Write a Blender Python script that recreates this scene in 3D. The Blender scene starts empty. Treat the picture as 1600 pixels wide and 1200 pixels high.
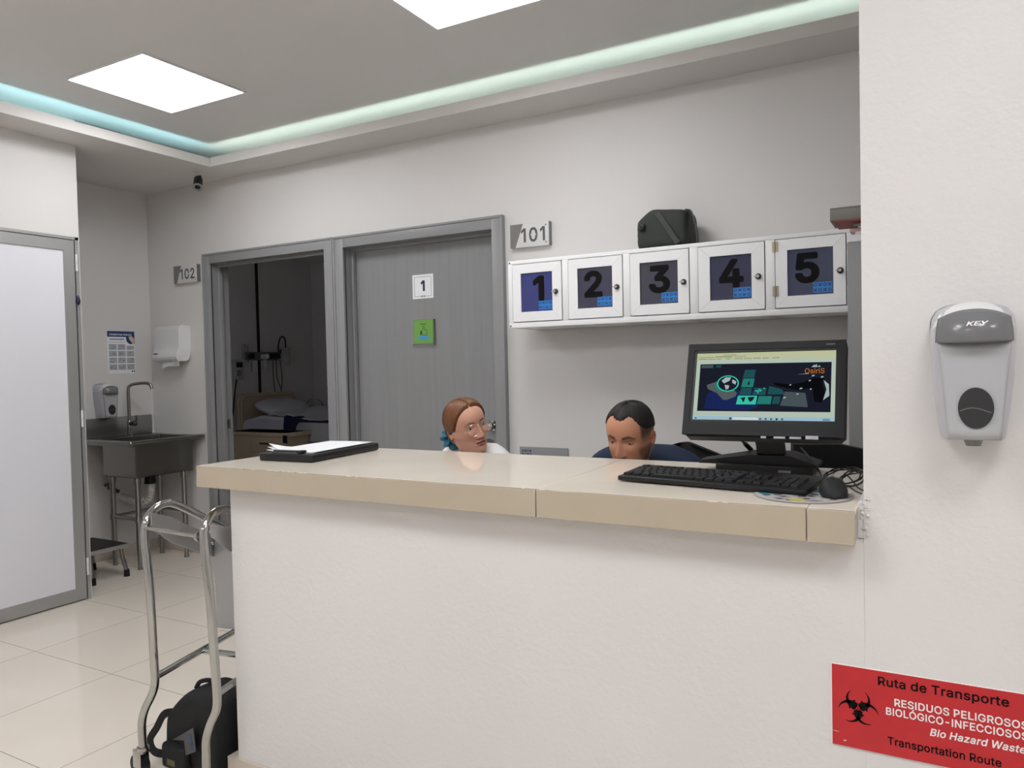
import bpy, bmesh, math, random
import numpy as np
from mathutils import Matrix, Vector
random.seed(7)
SC = bpy.context.scene
COL = SC.collection
R = math.radians

# ------------------------------------------------------------------ camera, world, exposure
cam_data = bpy.data.cameras.new('camera'); cam = bpy.data.objects.new('camera', cam_data); COL.objects.link(cam)
cam_data.sensor_width = 36.0; cam_data.lens = 1171.59 / 1600 * 36; cam_data.clip_start = 0.02
yaw, pitch, roll = 0.50809069, -0.026756082, -0.022229224
_F = Vector((-math.sin(yaw)*math.cos(pitch), math.cos(yaw)*math.cos(pitch), math.sin(pitch)))
_R = Vector((math.cos(yaw), math.sin(yaw), 0)); _U = _R.cross(_F)
_R2 = _R*math.cos(roll) + _U*math.sin(roll); _U2 = -_R*math.sin(roll) + _U*math.cos(roll)
cam.matrix_world = Matrix(((_R2.x, _U2.x, -_F.x, 0), (_R2.y, _U2.y, -_F.y, 0), (_R2.z, _U2.z, -_F.z, 1.36), (0, 0, 0, 1)))
SC.camera = cam
world = bpy.data.worlds.new('world'); SC.world = world; world.use_nodes = True
world.node_tree.nodes['Background'].inputs[0].default_value = (0.8, 0.85, 0.9, 1)
world.node_tree.nodes['Background'].inputs[1].default_value = 0.02
vs = SC.view_settings
vs.view_transform = 'Standard'; vs.look = 'None'; vs.gamma = 1.0; vs.use_curve_mapping = False
vs.exposure = 1.30
PANEL = 6.9          # radiance of the ceiling light diffusers
LEDBACK = 7.2        # cove LED strip along the back wall
LEDLEFT = 8.0        # cove LED strip along the left wall

# ------------------------------------------------------------------ materials
def lin(c):
    c /= 255.0
    return c/12.92 if c <= 0.04045 else ((c+0.055)/1.055)**2.4
def rgb(r, g, b): return (lin(r), lin(g), lin(b), 1.0)
MATS = {}
def mat(name, col, rough=0.5, metal=0.0, spec=0.5, bump=0.0, bscale=60.0, var=0.0, vscale=3.0, emit=None, estr=1.0,
        trans=0.0, alpha=1.0, sss=0.0, stretch=None, bdist=0.002):
    if name in MATS: return MATS[name]
    m = bpy.data.materials.new(name); m.use_nodes = True
    nt = m.node_tree; b = nt.nodes['Principled BSDF']
    b.inputs['Base Color'].default_value = col
    b.inputs['Roughness'].default_value = rough
    b.inputs['Metallic'].default_value = metal
    b.inputs['Specular IOR Level'].default_value = spec
    if trans: b.inputs['Transmission Weight'].default_value = trans
    if alpha < 1: b.inputs['Alpha'].default_value = alpha
    if sss:
        b.inputs['Subsurface Weight'].default_value = sss
        b.inputs['Subsurface Radius'].default_value = (0.008, 0.004, 0.002)
        b.inputs['Subsurface Scale'].default_value = 0.6
    if emit is not None:
        b.inputs['Emission Color'].default_value = emit
        b.inputs['Emission Strength'].default_value = estr
    tc = None
    if bump or var:
        tc = nt.nodes.new('ShaderNodeTexCoord')
        src = tc.outputs['Object']
        if stretch:
            mp = nt.nodes.new('ShaderNodeMapping'); mp.inputs['Scale'].default_value = stretch
            nt.links.new(src, mp.inputs['Vector']); src = mp.outputs['Vector']
    if bump:
        n = nt.nodes.new('ShaderNodeTexNoise'); n.inputs['Scale'].default_value = bscale; n.inputs['Detail'].default_value = 4
        nt.links.new(src, n.inputs['Vector'])
        bp = nt.nodes.new('ShaderNodeBump'); bp.inputs['Strength'].default_value = bump; bp.inputs['Distance'].default_value = bdist
        nt.links.new(n.outputs['Fac'], bp.inputs['Height']); nt.links.new(bp.outputs['Normal'], b.inputs['Normal'])
    if var:
        n = nt.nodes.new('ShaderNodeTexNoise'); n.inputs['Scale'].default_value = vscale; n.inputs['Detail'].default_value = 5
        nt.links.new(src, n.inputs['Vector'])
        r = nt.nodes.new('ShaderNodeValToRGB')
        r.color_ramp.elements[0].position = 0.3; r.color_ramp.elements[1].position = 0.7
        r.color_ramp.elements[0].color = tuple(max(0, c*(1-var)) for c in col[:3]) + (1,)
        r.color_ramp.elements[1].color = tuple(min(1, c*(1+var)) for c in col[:3]) + (1,)
        nt.links.new(n.outputs['Fac'], r.inputs['Fac']); nt.links.new(r.outputs['Color'], b.inputs['Base Color'])
    MATS[name] = m
    return m
def vcol_mat(name, rough=0.5, sss=0.0, bump=0.0, bscale=200.0, spec=0.4):
    m = mat(name, (0.5, 0.4, 0.3, 1), rough, sss=sss, bump=bump, bscale=bscale, spec=spec)
    nt = m.node_tree; a = nt.nodes.new('ShaderNodeAttribute'); a.attribute_name = 'pigment'
    nt.links.new(a.outputs['Color'], nt.nodes['Principled BSDF'].inputs['Base Color'])
    return m
def emitter(name, col, s):
    m = bpy.data.materials.new(name); m.use_nodes = True; nt = m.node_tree
    nt.nodes.remove(nt.nodes['Principled BSDF'])
    e = nt.nodes.new('ShaderNodeEmission'); e.inputs[0].default_value = col; e.inputs[1].default_value = s
    nt.links.new(e.outputs[0], nt.nodes['Material Output'].inputs[0]); return m
def tile_mat(name, c1, c2, mortar, size, ox, oy, rough):
    m = mat(name, c1, rough, spec=0.5); nt = m.node_tree; b = nt.nodes['Principled BSDF']
    tc = nt.nodes.new('ShaderNodeTexCoord'); mp = nt.nodes.new('ShaderNodeMapping')
    mp.inputs['Location'].default_value = (ox, oy, 0)
    br = nt.nodes.new('ShaderNodeTexBrick'); br.offset = 0.0; br.squash = 1.0
    br.inputs['Scale'].default_value = 1.0; br.inputs['Brick Width'].default_value = size; br.inputs['Row Height'].default_value = size
    br.inputs['Mortar Size'].default_value = 0.0022; br.inputs['Mortar Smooth'].default_value = 0.2
    br.inputs['Color1'].default_value = c1; br.inputs['Color2'].default_value = c2; br.inputs['Mortar'].default_value = mortar
    nt.links.new(tc.outputs['Object'], mp.inputs['Vector']); nt.links.new(mp.outputs['Vector'], br.inputs['Vector'])
    nz = nt.nodes.new('ShaderNodeTexNoise'); nz.inputs['Scale'].default_value = 2.5; nz.inputs['Detail'].default_value = 6
    nt.links.new(tc.outputs['Object'], nz.inputs['Vector'])
    mx = nt.nodes.new('ShaderNodeMix'); mx.data_type = 'RGBA'; mx.blend_type = 'MULTIPLY'; mx.inputs[0].default_value = 0.12
    nt.links.new(br.outputs['Color'], mx.inputs[6]); nt.links.new(nz.outputs['Fac'], mx.inputs[7])
    nt.links.new(mx.outputs[2], b.inputs['Base Color'])
    return m

M_wall = mat('wall_paint', (0.69, 0.675, 0.665, 1), 0.55, bump=0.12, bscale=90, var=0.02, vscale=1.5)
M_stucco = mat('stucco_paint', (0.69, 0.672, 0.668, 1), 0.5, bump=0.45, bscale=75, var=0.025, vscale=2.0, bdist=0.003)
M_ceil = mat('ceiling_paint', (0.70, 0.685, 0.68, 1), 0.7, var=0.02, vscale=1.2)
M_soffit = mat('soffit_paint', (0.66, 0.64, 0.62, 1), 0.6, var=0.02, vscale=1.2)
M_floor = tile_mat('floor_tile', (0.82, 0.75, 0.665, 1), (0.80, 0.735, 0.65, 1), (0.40, 0.35, 0.29, 1), 0.61, 3.24, -2.035, 0.07)
M_bb = mat('baseboard_tile', (0.58, 0.52, 0.45, 1), 0.12)
M_ctop_lit = mat('counter_tile_lit', (0.84, 0.765, 0.66, 1), 0.05, var=0.03, vscale=5, spec=0.6)  # lightened: grazing reflection of the wall put into the tile colour
M_cedge_shaded = mat('counter_edge_tile_shaded', (0.45, 0.385, 0.30, 1), 0.12, var=0.03, vscale=5)  # tanner edge of the same tile; upright face's shade also in the colour
M_grout = mat('counter_grout', (0.42, 0.34, 0.24, 1), 0.8)
M_grey = mat('grey_laminate', (0.25, 0.252, 0.26, 1), 0.38, var=0.05, vscale=5, stretch=(7, 7, 0.3))
M_greyfr = mat('grey_frame_paint', (0.27, 0.272, 0.282, 1), 0.4)
M_greydark = mat('frame_gap', (0.03, 0.03, 0.032, 1), 0.7)
M_alu = mat('brushed_aluminium', (0.42, 0.42, 0.42, 1), 0.4, 0.6)
M_doorpan = mat('white_door_panel', (0.76, 0.76, 0.82, 1), 0.35)
M_white = mat('white_metal', (0.90, 0.90, 0.92, 1), 0.32)
M_whitep = mat('white_plastic', (0.72, 0.72, 0.73, 1), 0.3)
M_silverp = mat('silver_plastic', (0.50, 0.50, 0.54, 1), 0.28, 0.1)
M_greyp = mat('grey_plastic', (0.17, 0.172, 0.18, 1), 0.2)
M_black = mat('black_plastic', (0.008, 0.008, 0.009, 1), 0.42, spec=0.35)
M_black2 = mat('charcoal_plastic', (0.018, 0.018, 0.020, 1), 0.55, spec=0.25)
M_key = mat('key_plastic', (0.013, 0.013, 0.0145, 1), 0.55, spec=0.25)
M_fabric = mat('black_fabric', (0.005, 0.005, 0.006, 1), 0.8, bump=0.4, bscale=300)
M_olive = mat('olive_canvas', (0.030, 0.035, 0.030, 1), 0.75, bump=0.5, bscale=250)
M_olive2 = mat('olive_webbing', (0.055, 0.058, 0.054, 1), 0.75)
M_steel = mat('stainless_steel', (0.36, 0.35, 0.34, 1), 0.30, 1.0, bump=0.05, bscale=40, stretch=(1, 1, 12))
M_chrome = mat('chrome', (0.46, 0.46, 0.45, 1), 0.08, 1.0)
M_darkmet = mat('dark_metal', (0.10, 0.10, 0.10, 1), 0.35, 0.8)
M_brass = mat('aged_brass', (0.30, 0.27, 0.20, 1), 0.35, 0.9)
M_paper = mat('white_paper', (0.82, 0.83, 0.86, 1), 0.6)
M_red = mat('red_sign', (0.50, 0.012, 0.020, 1), 0.35, var=0.06, vscale=25)
M_blackink = mat('black_ink', (0.005, 0.004, 0.005, 1), 0.6, spec=0.12)
M_whiteink = mat('white_ink', (0.84, 0.80, 0.80, 1), 0.5)
M_navyink = mat('navy_ink', (0.012, 0.018, 0.085, 1), 0.5)
M_blueink = mat('blue_ink', (0.02, 0.22, 0.62, 1), 0.45)
M_bluedot = mat('dark_blue_ink', (0.012, 0.06, 0.26, 1), 0.5)
M_greyink = mat('grey_ink', (0.20, 0.21, 0.23, 1), 0.6)
M_skincol = vcol_mat('skin', 0.48, sss=0.25)
M_eye = vcol_mat('eyeball', 0.15)
M_hairw = vcol_mat('auburn_hair', 0.36, bump=0.25, bscale=500)
M_hairm = vcol_mat('short_black_hair', 0.55, bump=0.6, bscale=700)
M_scrubw = mat('white_cotton', (0.78, 0.78, 0.78, 1), 0.8, bump=0.3, bscale=120)
M_scrubg = mat('grey_trim', (0.13, 0.135, 0.14, 1), 0.8)
M_scrubn = mat('navy_scrub_cloth', (0.004, 0.016, 0.050, 1), 0.8, bump=0.4, bscale=90)
M_scrunch = mat('teal_scrunchie', (0.015, 0.17, 0.28, 1), 0.55)
M_cream = mat('cream_plastic', (0.56, 0.47, 0.34, 1), 0.4)
M_sheet = mat('white_sheet', (0.62, 0.63, 0.70, 1), 0.75, bump=0.3, bscale=14, bdist=0.01)
M_navy = mat('navy_blanket', (0.006, 0.009, 0.055, 1), 0.8)
M_clear = mat('clear_plastic', (0.8, 0.85, 0.85, 1), 0.08, trans=0.9)
M_green = mat('green_card', (0.16, 0.36, 0.07, 1), 0.4)
M_skinpale = mat('hand_print', (0.70, 0.47, 0.33, 1), 0.5)

# ------------------------------------------------------------------ mesh builder
def orient(z, p=(0, 0, 0)):
    z = Vector(z).normalized(); a = Vector((0, 0, 1)) if abs(z.z) < 0.95 else Vector((1, 0, 0))
    x = a.cross(z).normalized(); y = z.cross(x)
    return Matrix(((x.x, y.x, z.x, p[0]), (x.y, y.y, z.y, p[1]), (x.z, y.z, z.z, p[2]), (0, 0, 0, 1)))
def basis(o, x, y, z):
    return Matrix(((x[0], y[0], z[0], o[0]), (x[1], y[1], z[1], o[1]), (x[2], y[2], z[2], o[2]), (0, 0, 0, 1)))
def facing_front(o): return basis(o, (1, 0, 0), (0, 0, 1), (0, -1, 0))     # drawing plane on a wall that faces -Y
def facing_right(o): return basis(o, (0, 1, 0), (0, 0, 1), (1, 0, 0))      # drawing plane on a wall that faces +X
def smooth_path(pts, sub=6, closed=False):
    P = [Vector(p) for p in pts]; n = len(P); out = []
    rng = n if closed else n-1
    for i in range(rng):
        p0 = P[(i-1) % n] if closed or i > 0 else P[0]*2-P[1]
        p1 = P[i]; p2 = P[(i+1) % n]
        p3 = P[(i+2) % n] if closed or i+2 < n else P[-1]*2-P[-2]
        for k in range(sub):
            t = k/sub
            out.append(0.5*((2*p1)+(-p0+p2)*t+(2*p0-5*p1+4*p2-p3)*t*t+(-p0+3*p1-3*p2+p3)*t**3))
    if not closed: out.append(P[-1])
    return out
class MB:
    def __init__(s): s.v = []; s.f = []; s.mi = []; s.sm = []; s.g = []; s.gc = 0; s.lock = False
    def add(s, vs_, fs, mi=0, smooth=False):
        if not s.lock: s.gc += 1
        o = len(s.v); s.v += [tuple(v) for v in vs_]; s.g += [s.gc]*len(vs_)
        for f in fs: s.f.append(tuple(i+o for i in f)); s.mi.append(mi); s.sm.append(smooth)
        return s
    def bm(s, b, mi=0, smooth=False, M=None):
        b.verts.index_update()
        s.add([(M @ v.co if M else v.co) for v in b.verts], [[v.index for v in f.verts] for f in b.faces], mi, smooth); b.free(); return s
    def box(s, x0, x1, y0, y1, z0, z1, mi=0, M=None, bev=0.0, seg=2):
        b = bmesh.new(); bmesh.ops.create_cube(b, size=1.0)
        for v in b.verts: v.co = Vector((x0+(x1-x0)*(v.co.x+.5), y0+(y1-y0)*(v.co.y+.5), z0+(z1-z0)*(v.co.z+.5)))
        if bev: bmesh.ops.bevel(b, geom=b.edges[:], offset=bev, segments=seg, affect='EDGES', profile=0.5)
        return s.bm(b, mi, bool(bev), M)
    def cyl(s, p0, p1, r0, r1=None, n=16, mi=0, smooth=True, cap=True):
        r1 = r0 if r1 is None else r1; p0 = Vector(p0); p1 = Vector(p1); m = orient(p1-p0); vs_ = []
        for p, r in ((p0, r0), (p1, r1)):
            for k in range(n):
                a = 2*math.pi*k/n; vs_.append(p + (m.to_3x3() @ Vector((r*math.cos(a), r*math.sin(a), 0))))
        fs = [(k, (k+1) % n, n+(k+1) % n, n+k) for k in range(n)]
        s.add(vs_, fs, mi, smooth)
        if cap: s.add(vs_, [tuple(range(n-1, -1, -1)), tuple(range(n, 2*n))], mi, False)
        return s
    def tube(s, pts, r, n=12, mi=0, closed=False, rad=None, flat=None):
        P = [Vector(p) for p in pts]; L = len(P); vs_ = []; up = None
        for i, p in enumerate(P):
            t = (P[(i+1) % L]-P[i-1]) if closed else (P[min(i+1, L-1)]-P[max(i-1, 0)])
            t.normalize()
            if up is None:
                up = Vector((0, 0, 1)) if abs(t.z) < 0.9 else Vector((1, 0, 0))
                up = (up - t*up.dot(t)).normalized()
            else:
                up = (up - t*up.dot(t)); up.normalize()
            sd = t.cross(up); rr = rad[i] if rad else r
            for k in range(n):
                a = 2*math.pi*k/n
                vs_.append(p + up*(rr*math.cos(a)*(flat or 1.0)) + sd*(rr*math.sin(a)))
        fs = [(i*n+k, i*n+(k+1) % n, ((i+1) % L)*n+(k+1) % n, ((i+1) % L)*n+k) for i in range(L if closed else L-1) for k in range(n)]
        s.add(vs_, fs, mi, True)
        if not closed: s.add(vs_, [tuple(range(n-1, -1, -1)), tuple(range((L-1)*n, L*n))], mi, False)
        return s
    def lathe(s, prof, M=None, n=24, mi=0, smooth=True):
        vs_ = []; M = M or Matrix()
        for r, z in prof:
            for k in range(n):
                a = 2*math.pi*k/n; vs_.append(M @ Vector((r*math.cos(a), r*math.sin(a), z)))
        L = len(prof)
        fs = [(i*n+k, i*n+(k+1) % n, (i+1)*n+(k+1) % n, (i+1)*n+k) for i in range(L-1) for k in range(n)]
        s.add(vs_, fs, mi, smooth)
        s.add(vs_, [tuple(range(n-1, -1, -1)), tuple(range((L-1)*n, L*n))], mi, False); return s
    def ball(s, c, r, M=None, nu=20, nv=12, mi=0):
        r = r if hasattr(r, '__len__') else (r, r, r); vs_ = []; c = Vector(c)
        for j in range(nv+1):
            ph = math.pi*j/nv
            for k in range(nu):
                a = 2*math.pi*k/nu
                p = Vector((r[0]*math.sin(ph)*math.cos(a), r[1]*math.sin(ph)*math.sin(a), r[2]*math.cos(ph)))
                vs_.append((M @ p if M else p) + c)
        fs = [(j*nu+k, (j+1)*nu+k, (j+1)*nu+(k+1) % nu, j*nu+(k+1) % nu) for j in range(nv) for k in range(nu)]
        return s.add(vs_, fs, mi, True)
    def prism(s, poly, M, d, mi=0, smooth=False):
        n = len(poly); vs_ = [M @ Vector((x, y, 0)) for x, y in poly] + [M @ Vector((x, y, d)) for x, y in poly]
        fs = [tuple(range(n-1, -1, -1)), tuple(range(n, 2*n))]
        s.add(vs_, fs, mi, False); s.add(vs_, [(k, (k+1) % n, n+(k+1) % n, n+k) for k in range(n)], mi, smooth); return s
    def rect(s, M, x0, x1, y0, y1, d, mi=0): return s.prism([(x0, y0), (x1, y0), (x1, y1), (x0, y1)], M, d, mi)
    def loft(s, rings, mi=0, closed=True, caps=True, smooth=True):
        n = len(rings[0]); L = len(rings); vs_ = [v for r in rings for v in r]
        fs = [(i*n+k, i*n+(k+1) % n, (i+1)*n+(k+1) % n, (i+1)*n+k) for i in range(L-1) for k in range(n if closed else n-1)]
        s.add(vs_, fs, mi, smooth)
        if caps and closed: s.add(vs_, [tuple(range(n-1, -1, -1)), tuple(range((L-1)*n, L*n))], mi, smooth)
        return s
    def build(s, name, mats, parent=None, local=False, sharp=40, label=None, thick=None, subsurf=0):
        me = bpy.data.meshes.new(name)
        V = s.v
        if parent is not None and not local:
            inv = parent_matrix(parent).inverted(); V = [inv @ Vector(v) for v in V]
        key = {}; mp = []; VV = []
        for gi, v in zip(s.g, V):
            q = (gi, round(v[0], 6), round(v[1], 6), round(v[2], 6))
            if q not in key: key[q] = len(VV); VV.append(tuple(v))
            mp.append(key[q])
        FF, MI, SM_ = [], [], []
        for f, mi_, sm_ in zip(s.f, s.mi, s.sm):
            f2 = []
            for i in f:
                if mp[i] not in f2: f2.append(mp[i])
            if len(f2) > 2: FF.append(f2); MI.append(mi_); SM_.append(sm_)
        me.from_pydata(VV, [], FF)
        b = bmesh.new(); b.from_mesh(me); bmesh.ops.recalc_face_normals(b, faces=b.faces[:]); b.to_mesh(me); b.free()
        mats = mats if isinstance(mats, (list, tuple)) else [mats]
        for m in mats: me.materials.append(m)
        me.polygons.foreach_set('material_index', MI); me.polygons.foreach_set('use_smooth', SM_)
        me.set_sharp_from_angle(angle=R(sharp)); me.update()
        o = bpy.data.objects.new(name, me); COL.objects.link(o)
        if thick: md = o.modifiers.new('thickness', 'SOLIDIFY'); md.thickness = thick
        if subsurf: md = o.modifiers.new('smooth', 'SUBSURF'); md.levels = subsurf; md.render_levels = subsurf
        if parent is not None: o.parent = parent
        if label: o['label'] = label
        return o
def _grouped(fn):
    def w(s, *a, **k):
        if s.lock: return fn(s, *a, **k)
        s.gc += 1; s.lock = True
        try: return fn(s, *a, **k)
        finally: s.lock = False
    return w
for _n in ('bm', 'cyl', 'tube', 'lathe', 'ball', 'prism', 'loft'): setattr(MB, _n, _grouped(getattr(MB, _n)))
WM = {}
def parent_matrix(p):
    while p is not None:
        if p.name in WM: return WM[p.name]
        p = p.parent
    return Matrix()
def thing(name, label, cat, loc=(0, 0, 0), rot=0.0, group=None, M=None):
    o = bpy.data.objects.new(name, None); COL.objects.link(o); o.empty_display_size = 0.1
    m = M or (Matrix.Translation(loc) @ Matrix.Rotation(rot, 4, 'Z')); o.matrix_world = m; WM[o.name] = m.copy()
    o['label'] = label; o['category'] = cat
    if group: o['group'] = group
    return o
def tag(o, label, cat, group=None, kind=None):
    o['label'] = label; o['category'] = cat
    if group: o['group'] = group
    if kind: o['kind'] = kind
    return o
def struct(o): o['kind'] = 'structure'; return o
# letter outlines of a plain sans: advance width, then closed loops, in thousandths of the type size
GLYPHS = {}
GLYPHS['-'] = (453, ((337,244,337,188,114,188,114,244),))
GLYPHS['0'] = (453, ((227,-7,199,-5,174,1,151,11,130,24,111,41,95,62,80,86,69,113,60,144,53,178,49,214,48,254,49,294,53,330,60,364,69,395,81,422,95,447,112,467,130,484,151,498,174,508,200,514,227,516,254,514,279,508,302,498,323,484,342,467,358,447,372,422,384,395,393,364,400,330,404,294,405,254,404,214,400,178,393,144,384,113,373,86,359,62,342,41,323,24,302,11,279,1,254,-5), (227,50,245,51,261,56,276,63,290,74,303,87,313,103,323,122,330,144,336,168,340,194,343,223,344,254,343,285,340,314,336,341,330,365,323,387,313,405,303,422,290,435,276,446,261,453,245,458,227,460,209,458,192,453,177,446,163,435,151,422,140,405,131,387,123,365,117,341,113,314,110,285,109,254,110,223,113,194,117,168,123,144,131,122,140,103,151,87,163,74,177,63,192,56,209,51),))
GLYPHS['1'] = (400, ((276,509,276,0,212,0,212,448,86,358,86,427,198,509),))
GLYPHS['2'] = (453, ((64,0,64,47,234,229,282,282,291,294,299,305,305,316,311,327,315,337,318,348,320,360,320,371,319,385,317,397,313,408,308,419,301,428,293,436,283,443,273,449,262,454,250,457,237,459,224,460,209,459,196,457,184,453,172,447,162,441,153,433,145,424,139,413,134,402,130,390,128,376,127,362,66,362,67,384,71,405,77,424,86,442,98,459,111,473,126,486,143,496,162,505,182,511,203,514,225,516,247,514,268,511,288,505,306,497,323,486,337,474,350,461,361,445,370,428,376,411,380,392,381,372,380,358,378,345,375,331,371,318,365,304,357,290,347,275,336,259,322,241,306,223,288,202,267,180,153,60,153,57,389,57,389,0),))
GLYPHS['3'] = (453, ((218,-7,195,-6,173,-3,152,2,133,10,114,19,98,30,83,43,70,57,60,74,52,91,46,111,44,132,109,132,111,119,115,107,120,97,126,87,134,78,144,71,154,64,165,59,178,55,191,52,204,50,219,50,234,51,248,53,262,56,275,61,287,67,297,74,307,83,315,93,321,104,325,116,328,130,329,145,328,158,326,172,322,184,316,196,308,207,299,217,288,226,275,234,260,240,242,244,223,247,201,248,157,248,157,299,288,448,288,452,70,452,70,509,372,509,372,461,211,278,211,289,239,290,264,288,287,284,308,276,327,265,344,253,359,239,371,222,381,205,387,186,392,166,393,145,392,123,387,103,380,84,370,66,358,50,344,36,327,23,309,12,288,4,266,-2,243,-6),))
GLYPHS['4'] = (453, ((40,105,40,158,247,509,311,509,109,166,109,163,413,163,413,105), (282,0,282,121,282,146,282,318,343,318,343,0),))
GLYPHS['5'] = (453, ((221,-7,199,-6,178,-2,159,3,140,11,123,21,108,32,94,45,83,60,73,76,66,93,62,111,60,130,122,130,124,119,127,108,132,98,138,89,145,80,154,73,163,66,173,60,184,56,196,52,208,50,221,50,236,51,250,53,264,58,276,64,288,72,298,82,307,92,314,104,320,117,324,131,327,146,328,162,327,178,324,193,320,208,314,221,306,233,297,244,286,254,275,262,262,269,248,273,233,276,218,277,205,276,192,275,180,272,167,268,156,264,145,258,136,252,128,246,67,253,96,509,366,509,366,452,151,452,134,301,136,301,145,308,155,315,166,320,178,325,190,329,203,331,216,333,229,334,247,333,263,330,279,326,294,321,308,314,321,306,334,296,345,285,355,273,364,260,372,246,379,231,384,215,388,199,390,181,391,163,390,139,385,117,379,95,369,76,357,57,343,41,327,27,309,15,289,6,268,-1,245,-5),))
GLYPHS['6'] = (453, ((226,-7,203,-5,182,-1,161,5,142,15,125,26,109,40,96,56,84,74,75,94,69,115,65,138,64,162,65,180,68,199,73,219,80,239,89,261,102,285,118,311,137,340,252,509,322,509,151,261,145,261,165,288,196,307,205,310,214,312,224,314,235,314,257,313,278,309,298,303,316,295,332,284,346,271,359,257,370,240,378,221,384,201,388,180,389,157,388,134,384,112,377,92,368,73,356,55,343,39,327,26,310,14,291,5,271,-2,249,-6), (226,48,241,49,254,52,267,56,279,63,289,70,299,79,307,90,314,101,320,114,324,128,327,142,327,157,327,173,324,187,320,201,314,213,307,225,299,235,289,244,279,251,267,258,254,262,241,264,226,265,212,264,198,262,186,258,174,252,163,244,153,235,145,225,138,214,132,201,128,188,126,174,125,158,126,143,128,128,132,114,138,102,145,90,153,79,163,70,174,63,186,56,198,52,212,49),))
GLYPHS['7'] = (453, ((97,0,323,448,323,452,62,452,62,509,391,509,391,449,165,0),))
GLYPHS['8'] = (453, ((226,-7,201,-6,178,-2,156,3,136,11,117,21,101,33,86,47,74,62,64,78,57,96,53,115,52,135,53,151,55,166,59,181,65,195,72,208,81,220,90,231,101,241,113,249,125,256,139,261,153,265,153,267,135,273,119,282,105,293,93,308,83,324,76,342,72,360,70,380,72,399,75,417,82,434,90,450,101,464,114,477,129,488,146,498,164,506,184,511,204,514,226,516,248,514,269,511,288,506,306,498,323,488,337,477,350,464,361,450,370,434,377,417,380,399,382,380,380,361,376,342,369,324,359,308,347,293,333,282,318,273,300,267,300,265,314,261,327,256,339,249,351,241,362,231,372,220,380,208,387,195,393,181,397,166,400,151,401,135,399,115,395,96,388,78,378,62,366,47,352,33,335,21,317,11,296,3,275,-2,251,-6), (226,49,243,50,258,52,272,55,285,60,296,66,307,74,315,82,323,91,329,102,333,113,336,126,337,139,336,152,333,165,329,177,322,189,314,199,305,208,295,216,283,223,270,228,256,232,242,234,226,235,211,234,196,232,182,228,169,223,157,216,147,208,138,199,130,189,123,177,119,165,116,152,115,139,116,126,119,113,123,102,129,91,136,82,145,74,156,66,167,60,180,55,195,52,210,50), (226,290,239,290,252,292,263,296,274,300,284,306,293,313,300,321,307,330,312,341,316,351,318,363,319,376,318,388,316,399,313,410,308,420,301,429,294,437,285,444,275,449,264,454,252,457,240,459,226,460,213,459,200,457,188,454,177,449,167,444,159,437,151,429,145,420,139,410,136,399,134,388,133,376,134,363,136,351,139,341,145,330,151,321,159,313,168,306,178,300,189,296,201,292,213,290),))
GLYPHS['9'] = (453, ((226,516,249,514,271,510,291,503,310,494,328,482,343,468,356,452,368,434,377,414,384,393,388,371,389,347,388,328,385,309,380,290,373,270,363,248,350,224,334,197,315,168,200,0,130,0,301,248,307,248,287,221,257,202,248,199,238,196,228,195,218,195,195,196,175,199,155,206,137,214,121,225,106,237,94,252,83,269,74,287,68,307,65,329,64,352,65,375,69,397,75,417,85,436,96,454,110,469,125,483,143,494,162,504,182,510,203,514), (226,460,212,459,199,457,186,452,174,446,163,438,154,429,145,419,138,407,133,395,129,381,126,367,125,352,126,336,129,322,133,308,138,295,145,284,154,274,163,265,174,257,186,251,199,247,212,244,226,243,240,244,254,247,267,251,279,257,289,265,299,273,307,284,314,295,320,308,324,321,327,335,327,350,327,366,324,381,320,394,314,407,307,419,299,429,290,438,279,446,267,452,254,457,241,459),))
GLYPHS['B'] = (456, ((60,0,60,509,241,509,266,508,289,504,310,499,329,491,345,481,359,469,371,456,381,442,388,426,394,410,397,392,398,374,397,358,395,344,392,331,387,320,380,310,373,301,365,293,356,286,347,280,336,275,326,270,315,267,315,262,327,261,339,257,351,252,363,245,374,237,385,227,394,216,402,203,409,189,414,173,417,155,418,136,417,117,413,100,408,83,400,67,390,52,377,39,362,28,344,18,324,10,301,4,275,1,247,0), (125,57,245,57,272,58,296,63,315,70,330,80,341,92,349,105,354,120,355,137,355,149,352,161,348,173,342,184,335,194,327,203,317,211,306,218,293,224,279,228,264,230,248,231,125,231), (125,285,238,285,252,286,265,288,277,291,288,296,299,302,308,309,316,317,323,326,329,337,333,348,335,359,336,372,334,388,330,403,323,417,313,429,299,439,283,446,263,450,240,452,125,452),))
GLYPHS['C'] = (510, ((267,-7,235,-5,205,1,177,11,150,25,126,42,104,63,86,88,70,115,57,146,48,179,42,215,40,254,42,293,48,329,57,362,70,393,86,421,104,445,126,466,150,484,177,498,205,508,235,514,267,516,286,515,305,513,323,509,340,504,357,498,373,490,388,481,402,471,415,460,427,447,438,433,448,418,456,402,463,385,469,367,473,348,408,348,405,361,401,373,395,384,389,395,382,404,375,413,366,421,357,428,348,435,337,440,327,445,315,449,304,452,292,454,280,455,267,456,245,454,223,450,203,443,184,432,166,419,150,403,137,385,125,364,116,340,109,314,105,285,103,254,105,223,109,194,116,168,125,145,137,123,151,105,166,89,184,76,203,66,223,59,245,54,267,53,280,53,292,55,304,57,315,60,327,64,337,69,348,74,357,81,366,88,375,96,382,105,389,114,395,125,401,136,405,148,408,160,473,160,469,142,463,124,457,107,448,91,438,76,428,62,416,49,402,38,388,28,373,19,357,11,341,5,323,0,305,-4,286,-6),))
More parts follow.
